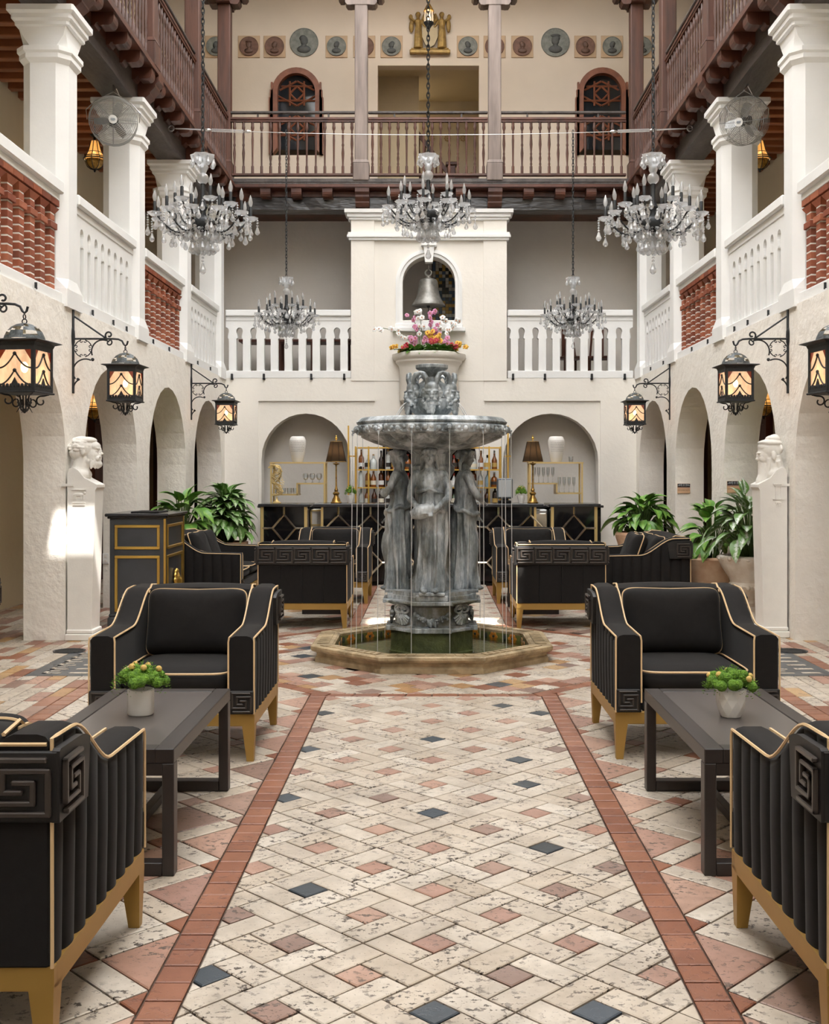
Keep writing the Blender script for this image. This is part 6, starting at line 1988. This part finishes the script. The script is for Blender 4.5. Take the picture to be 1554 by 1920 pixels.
# glasses
def gmesh(prof,seg=14):
    mb=MB(); mb.lathe(prof,seg,cap=False); return mb.mesh('glass',m_clearglass)
TUM=gmesh([(0,.004),(.032,.004),(.034,0),(.038,.03),(.04,.09),(.037,.09),(.034,.02),(0,.014)])
SNI=gmesh([(0,.004),(.032,.003),(.006,.012),(.006,.04),(.03,.055),(.047,.085),(.047,.115),(.036,.145),(.034,.145),(.044,.112),(.028,.062),(0,.05)])
FLU=gmesh([(0,.004),(.03,.003),(.005,.01),(.004,.09),(.014,.10),(.023,.13),(.026,.20),(.024,.24),(.022,.24),(.02,.14),(0,.105)])
def put(me,name,label,x,y,z,grp): return tag(obj(name,me,None,(x,y,z)),label,'glass',grp)
for k in range(4): put(TUM,'tumbler','clear stubby tumbler on the low step of the left gold shelf',LXA+.09+k*.09,17.1,ZC+.171,'tumblers on the left gold shelf')
for k in range(3): put(SNI,'brandy_glass','round brandy glass on the upper step of the left gold shelf',-1.93+k*.105,17.1,ZC+.341,'brandy glasses on the left gold shelf')
for k in range(5): put(FLU,'champagne_flute','champagne flute on the upper step of the right gold shelf',1.60+k*.072,17.1,ZC+.341,'flutes on the upper step')
for k in range(4): put(FLU,'champagne_flute','champagne flute on the lower step of the right gold shelf',1.99+k*.075,17.1,ZC+.191,'flutes on the lower step')
put(TUM,'tumbler','clear tumbler on top of the right gold shelf beside the vase',2.17,17.1,et,'tumbler on the right shelf')
# bottle rack
rk=thing('bottle_rack','gold framed bottle rack behind the fountain, filled with liquor bottles','shelf',(0,17.0,ZC))
RX0,RX1=-1.15,1.08
shz=[.0,.275,.55,.89]
for x in (-1.26,-1.15,-.95,-.45,.45,.90,1.08,1.19):
    tall=abs(x)>1.185
    mb=MB(); mb.box(x-.012,x+.012,-.01,.014,0,1.22 if tall else .90); mb.build('post',m_gold,rk)
for z in shz[1:]:
    mb=MB(); mb.box(RX0,RX1,-.012,.34,z-.02,z); mb.build('shelf_board',m_gold,rk)
for x in (-1.26,1.13):
    mb=MB(); mb.box(x,x+.11,-.01,.014,.74,.76); mb.build('side_bar',m_gold,rk)
for x in (RX0,RX1):
    mb=MB(); mb.box(x-.01,x+.01,.32,.34,0,.9); mb.build('post',m_gold,rk)
mb=MB(); mb.box(-.75,.70,.36,.38,0,.95); mb.build('back_panel',m_dark,rk)
BT=[[(0,0),(.042,0),(.044,.01),(.044,.17),(.036,.20),(.015,.225),(.014,.285)],
    [(0,0),(.040,0),(.042,.01),(.042,.14),(.02,.19),(.015,.21),(.015,.27)],
    [(0,0),(.052,0),(.054,.01),(.054,.10),(.045,.14),(.017,.165),(.016,.21)],
    [(0,0),(.036,0),(.036,.20),(.028,.225),(.014,.24),(.014,.30)],
    [(0,0),(.05,0),(.055,.02),(.05,.09),(.02,.15),(.014,.17),(.014,.2)]]
gc=[('amber',S(150,84,34)),('clear',S(214,220,218)),('blue',S(150,176,190)),('brown',S(92,46,24)),('dark',S(44,34,30)),('green',S(60,84,52))]
gm=[M('bottle_'+n_,c_,.08,var=.1,vs=20,**{'Specular_IOR_Level':.8}) for n_,c_ in gc]
lm=[simple('label_cream',S(232,222,200)),simple('label_white',S(240,240,238)),simple('label_gold',S(206,170,96)),simple('label_dark',S(52,48,46))]
cmx=[simple('cap_red',S(170,46,36),.4),simple('cap_black',S(36,34,34),.4),simple('cap_cork',S(190,150,104),.8),simple('cap_white',S(230,230,226),.4)]
bmesh=[];bl=[];bc_=[]
for pr in BT:
    bmesh.append([ (lambda mb:(mb.lathe(pr,12),mb.mesh('bottle_body',g))[1])(MB()) for g in gm])
    r=pr[2][0]+.001
    bl.append([(lambda mb:(mb.lathe([(r,.035),(r,.10 if pr is not BT[2] else .085)],8,a0=-pi*.95,a1=-pi*.05,cap=False),mb.mesh('paper_label',l))[1])(MB()) for l in lm])
    zt=pr[-1][1]
    bc_.append([(lambda mb:(mb.lathe([(.016,zt-.025),(.016,zt+.02),(.0,zt+.02)],8),mb.mesh('cap',q))[1])(MB()) for q in cmx])
names=['amber','clear','pale blue','brown','dark','green']
rg=random.Random(21); used={}
for si,z in enumerate(shz[:3]):
    xs=[-1.08+k*.105 for k in range(8)]+[.36+k*.105 for k in range(7)]
    for x in xs:
        s=rg.randrange(5); 
        if si==0 and rg.random()<.25: s=4
        g=rg.choices(range(6),(3,2.4,1.6,2,1.6,.6))[0]; l=rg.randrange(4); q=rg.randrange(4)
        sd='left' if x<0 else 'right'; row=('bottom','middle','top')[si]
        key=(sd,row); used[key]=used.get(key,0)+1
        on=['first','second','third','fourth','fifth','sixth','seventh','eighth'][used[key]-1]
        t=thing('liquor_bottle','%s liquor bottle, %s from the left on the %s shelf, %s of the fountain'%(names[g],on,row,sd),'bottle',(x+rg.uniform(-.012,.012),17.10+rg.uniform(-.02,.05),ZC+z+.001),rg.uniform(-.3,.3),'liquor bottles on the rack')
        obj('bottle_body',bmesh[s][g],t); obj('cap',bc_[s][q],t)
        if rg.random()<.85: obj('paper_label',bl[s][l],t)
# table lamps
def lamp(label,x):
    t=thing('table_lamp',label,'lamp',(x,15.12,1.096),0,'gold table lamps on the bar')
    mb=MB(); mb.lathe([(.075,0),(.078,.01),(.06,.025),(.055,.05),(.035,.085),(.03,.11),(.045,.125),(.045,.14),(.02,.16),(.028,.18),(.018,.20),(.012,.24),(.010,.50),(.014,.52),(.045,.535),(.045,.545),(.012,.55),(.010,.62)],16); mb.build('base',m_brass,t)
    for k in range(4):
        b=MB(); a=k*pi/2+pi/4; b.ell((.07*cos(a),.07*sin(a),.01),(.02,.02,.014),8,5); b.build('foot',m_brass,t)
    n=NT('lampshade_black')
    d=n.new('ShaderNodeBsdfDiffuse'); d.inputs[0].default_value=(.012,.011,.010,1); tr=n.new('ShaderNodeBsdfTranslucent'); tr.inputs[0].default_value=(.30,.20,.12,1)
    mx=n.new('ShaderNodeMixShader'); mx.inputs[0].default_value=.13; n.link(d.outputs[0],mx.inputs[1]); n.link(tr.outputs[0],mx.inputs[2]); n.link(mx.outputs[0],n.out.inputs[0])
    mb=MB(); mb.lathe([(.145,.565),(.115,.69),(.082,.84)],8,smooth=False,cap=False,twist=pi/8); mb.build('lamp_shade',n.m,t)
    mb=MB()
    for k in range(8):
        a=2*pi*k/8+pi/8; mb.tube([(.146*cos(a),.146*sin(a),.565),(.116*cos(a),.116*sin(a),.69),(.083*cos(a),.083*sin(a),.84)],.003,4)
    mb.build('shade_ribs',m_fabric,t)
    mb=MB()
    for rr,z in ((.144,.566),(.082,.84)):
        mb.tube([(rr*cos(2*pi*k/8+pi/8),rr*sin(2*pi*k/8+pi/8),z) for k in range(8)],.004,4,closed=True)
    mb.build('shade_trim',m_goldpaint,t)
    mb=MB(); mb.tube([(0,0,.6),(0,0,.87)],.004,5); mb.ell((0,0,.885),(.018,.018,.022),8,6); mb.ell((0,0,.915),(.008,.008,.014),6,5); mb.build('finial',m_gold,t)
    ld=bpy.data.lights.new('lamp_light','POINT'); ld.energy=1.7; ld.color=(1,.75,.48); ld.shadow_soft_size=.03; obj('lamp_light',ld,t,(0,0,.70))
lamp('gold candlestick lamp with black shade on the left of the bar',P(630,0,15.1)[0]); lamp('gold candlestick lamp with black shade on the right of the bar',P(999,0,15.1)[0])
moss_planter('small white pot of moss on the bar beside the left lamp',(P(657,0,15.05)[0],15.05,1.096),'small',1.1)
moss_planter('small white pot of moss on the bar beside the right lamp',(P(977,0,15.05)[0],15.05,1.096),'small',1.1)
# till screen
t=thing('till_monitor','grey till monitor standing on the right of the bar','monitor',(P(946,0,15.15)[0],15.15,1.096))
mb=MB(); mb.box(-.11,.11,-.02,.03,.06,.34,.015); mb.build('housing',m_plastic,t)
mb=MB(); mb.box(-.085,.085,-.024,-.018,.085,.315,.002); mb.build('screen',m_screen,t)
mb=MB(); mb.box(-.09,.09,-.06,.1,0,.035,.008); mb.box(-.05,.05,.0,.05,.03,.08); mb.build('stand',m_fabric,t)
# gold openwork sculpture
t=thing('gold_sculpture','gold openwork seahorse-like sculpture on the left end of the bar','sculpture',(P(519,0,15.15)[0],15.15,1.092))
rg=random.Random(3); mb=MB()
mb.lathe([(.06,0),(.062,.012),(.03,.03),(.012,.06),(.012,.09)],14); mb.build('foot',m_palegold,t)
mb=MB()
spine=[(-.03,.10),(.03,.12),(.045,.17),(.01,.22),(-.015,.29),(-.01,.37),(.01,.44),(.0,.51),(-.05,.53),(-.085,.49)]
rad=[.03,.04,.045,.05,.06,.062,.055,.045,.032,.022]
for k in range(60):
    i=rg.randrange(len(spine)-1); pts=[]
    a=rg.uniform(0,2*pi); da=rg.choice((-1,1))*rg.uniform(.5,1.1)
    for q in range(5):
        f_=i+q*.5; j=min(int(f_),len(spine)-2); u=min(1,f_-j) if f_-j<=1 else 1
        cx_=spine[j][0]+(spine[j+1][0]-spine[j][0])*u; cz_=spine[j][1]+(spine[j+1][1]-spine[j][1])*u; r_=rad[j]
        pts.append((cx_+r_*cos(a+da*q),r_*.7*sin(a+da*q),cz_+.01*sin(3*q)))
    mb.tube(pts,.0055,5)
for k in range(7): mb.tube([(.05,0,.2+.04*k),(.085+.02*sin(k),0,.22+.035*k),(.06,0,.25+.035*k)],.005,5)
mb.build('openwork',m_palegold,t)
# ================================================================== SIGNS, OUTLET
def sign(label,loc):
    t=thing('room_sign',label,'sign',loc,0,'room signs on the right piers')
    mb=MB(); mb.box(-.085,.085,-.012,0,-.065,.065,.002); mb.build('plate',simple('sign_tan',S(216,176,140)),t)
    mb=MB(); mb.box(-.084,.084,-.014,-.011,.022,.064); mb.build('black_band',simple('sign_black',S(36,36,40)),t)
    mb=MB(); mb.box(-.084,.084,-.014,-.011,.010,.022); mb.build('ornament_band',simple('sign_brown',S(150,116,104)),t)
    mb=MB()
    for s_ in (-1,1):
        for c_,r_ in ((.03,.013),(.055,.009)):
            mb.tube([(s_*(c_+r_*cos(a*.5)*(1-a/30)),-.016,.044+r_*sin(a*.5)*(1-a/30)) for a in range(18)],.0018,4)
        mb.tube([(s_*.065,-.016,.038),(s_*.075,-.016,.046),(s_*.08,-.016,.036)],.0018,4)
    mb.ell((0,-.015,.045),(.006,.003,.012),8,5); mb.build('scroll_ornament',simple('sign_silver',S(196,200,206)),t)
    me=text_mesh("GENTLEMEN'S ROOM",.0165,simple('sign_ink',S(84,52,40)))
    obj('lettering',me,t,(0,-.0125,-.022),rot=(pi/2,0,0))
sign("tan and black sign on the farther right pier, fully in view",(P(1281,0,14.84)[0],14.825,P(0,916,14.8)[2]))
sign("tan and black sign on the nearer right pier, half hidden by leaves",(P(1376,0,12.38)[0],12.362,P(0,913,12.37)[2]))
t=thing('wall_outlet','white wall outlet low on the pier beside the left bust','outlet',(P(199,0,12.38)[0],12.365,.55))
mb=MB(); mb.box(-.035,.035,-.01,0,-.06,.06,.004); mb.build('plate',m_white,t); mb=MB(); mb.box(-.016,.016,-.014,-.008,.01,.04,.003); mb.box(-.016,.016,-.014,-.008,-.04,-.01,.003); mb.build('socket',m_grey,t)
# ================================================================== PORTRAIT MEDALLIONS
def bustrel(mb,s,f,hat=False):
    """low relief head and shoulders of size s, y is depth"""
    mb.ell((f*.01*s,0,.08*s),(.20*s,.035,.25*s),12,8); mb.ell((f*.10*s,0,.02*s),(.10*s,.03,.13*s),10,7)
    mb.ell((0,0,-.36*s),(.36*s,.03,.20*s),12,7); mb.ell((0,0,-.2*s),(.15*s,.03,.14*s),10,6)
    mb.ell((-f*.05*s,0,.20*s),(.19*s,.03,.17*s),10,7)
    if hat: mb.ell((0,0,.34*s),(.26*s,.03,.09*s),10,6)
MED=[(405,'sq','grey'),(467,'sq','brown'),(515,'sq','brown'),(570,'big','grey'),(631,'sq','grey'),(683,'sq','brown'),(734,'sq','grey'),(877,'sq','grey'),(927,'sq','brown'),(979,'sq','brown'),(1041,'big','grey'),(1097,'sq','brown'),(1147,'sq','grey'),(1203,'sq','grey')]
place=['behind the left corner post','first right of the left corner post','second right of the left corner post','large round one above the left window','between the large left one and the pale post','partly behind the left pale post','just left of the gilt shield','just right of the gilt shield','partly behind the right pale post','between the right pale post and the big one','large round one near the right window','first right of the large one','second right of the large one','behind the right corner post']
for i,((x,k,c_),pw) in enumerate(zip(MED,place)):
    xx=P(x,0,YU)[0]; z=P(0,88 if k!='big' else 80,YU)[2]
    t=thing('portrait_medallion','%s portrait medallion on the upper wall, %s'%(c_,pw),'medallion',(xx,YU-.001,z),0,'portrait medallions')
    R=.17 if k=='sq' else .255
    if k=='sq':
        mb=MB(); mb.box(-.195,.195,-.02,0,-.195,.195,.004); mb.build('tile',m_medaltan,t); y0=-.02
    else: y0=0
    mb=MB(); mb.prism([(R*cos(2*pi*q/36),R*sin(2*pi*q/36)) for q in range(36)],y0-.02,y0,'y'); mb.build('disc',m_medal if c_=='grey' else m_medalbrown,t)
    mb=MB(); mb.torus((0,y0-.02,0),R*.97,.008,'y',32,5); mb.build('rim',m_medal if c_=='grey' else m_medalbrown,t)
    mb=MB(); bustrel(mb,R*1.35,1 if i%2 else -1,i in (1,10)); o=mb.build('relief_head',m_medaldark if c_=='grey' else simple('relief_brown',S(104,78,66)),t,(0,y0-.022,0))
# gilt shield with two robed figures
t=thing('gilt_relief','gilt relief of two robed figures holding a shield above the upper doorway','relief',(P(806,0,YU)[0],YU-.02,P(0,104,YU)[2]))
mb=MB(); mb.box(-.36,.36,-.10,0,0,.07,.012); mb.box(-.33,.33,-.085,0,.07,.10,.01); mb.build('plinth',m_gilt,t)
mb=MB(); mb.prism([(-.13,.5),(.13,.5),(.14,.30),(.08,.16),(0,.11),(-.08,.16),(-.14,.30)],-.07,0,'y'); mb.build('shield',simple('shield_pale',S(190,172,134)),t)
mb=MB(); mb.ell((0,-.03,.62),(.10,.05,.10),12,8); mb.ell((0,-.03,.74),(.05,.04,.06),10,7)
for s_ in (-1,1): mb.tube([(s_*.05,-.03,.55),(s_*.13,-.04,.62),(s_*.10,-.04,.70),(s_*.02,-.03,.69)],.025,7)
mb.build('crest',m_gilt,t)
for s_ in (-1,1):
    fg=MB(); X=s_*.21
    fg.lathe([(.085,.09),(.08,.14),(.07,.30),(.062,.42),(.05,.48),(.06,.54),(.065,.58),(.03,.62),(.022,.64)],14,(X,-.06,0),rf=lambda a,z,k:1+.10*cos(9*a))
    fg.ell((X,-.07,.68),(.04,.042,.05),10,8); fg.ell((X,-.055,.70),(.048,.045,.045),10,8)
    fg.tube([(X-s_*.06,-.06,.58),(X-s_*.10,-.08,.50),(X-s_*.14,-.08,.46)],[.024,.02,.016],7); fg.tube([(X+s_*.06,-.05,.58),(X+s_*.11,-.06,.62),(X+s_*.13,-.05,.68)],[.024,.022,.018],7)
    fg.ell((X+s_*.13,-.04,.66),(.04,.03,.05),8,6); fg.ell((X+s_*.12,-.03,.50),(.045,.03,.12),8,6)
    me=fuse(fg,.011,1); me.materials.append(m_gilt); obj('robed_figure',me,t)
# ================================================================== FIRST FLOOR FURNITURE BEHIND THE BACK BALUSTRADES
t=thing('console_table','long dark table behind the left back balustrade','table',(-2.25,18.7,3.0))
mb=MB(); mb.box(-.95,.95,-.25,.25,.70,.74,.005); mb.build('table_top',m_door,t)
for x in (-.85,-.28,.28,.85):
    for y in (-.2,.2): mb=MB(); mb.box(x-.03,x+.03,y-.03,y+.03,0,.70); mb.build('leg',m_door,t)
for x,l in ((2.35,'left'),(2.85,'right')):
    t=thing('dining_chair','dark wooden chair with curved back behind the right back balustrade, the %s one'%l,'chair',(x,18.6,3.0),.3 if l=='left' else -.2,'chairs behind the right balustrade')
    mb=MB(); mb.box(-.2,.2,-.2,.2,.42,.46,.01); mb.build('seat',m_door,t)
    for a in (-1,1):
        mb=MB(); mb.tube([(a*.18,.18,0),(a*.18,.19,.45),(a*.16,.24,.75),(a*.15,.28,.95)],.02,6); mb.build('leg',m_door,t)
        mb=MB(); mb.tube([(a*.18,-.18,0),(a*.18,-.18,.43)],.02,6); mb.build('leg',m_door,t)
    mb=MB(); mb.tube([(-.16,.28,.93),(-.08,.30,1.0),(.08,.30,1.0),(.16,.28,.93)],.028,6,flat=.6); mb.box(-.05,.05,.22,.25,.46,.96); mb.build('backrest',m_door,t)
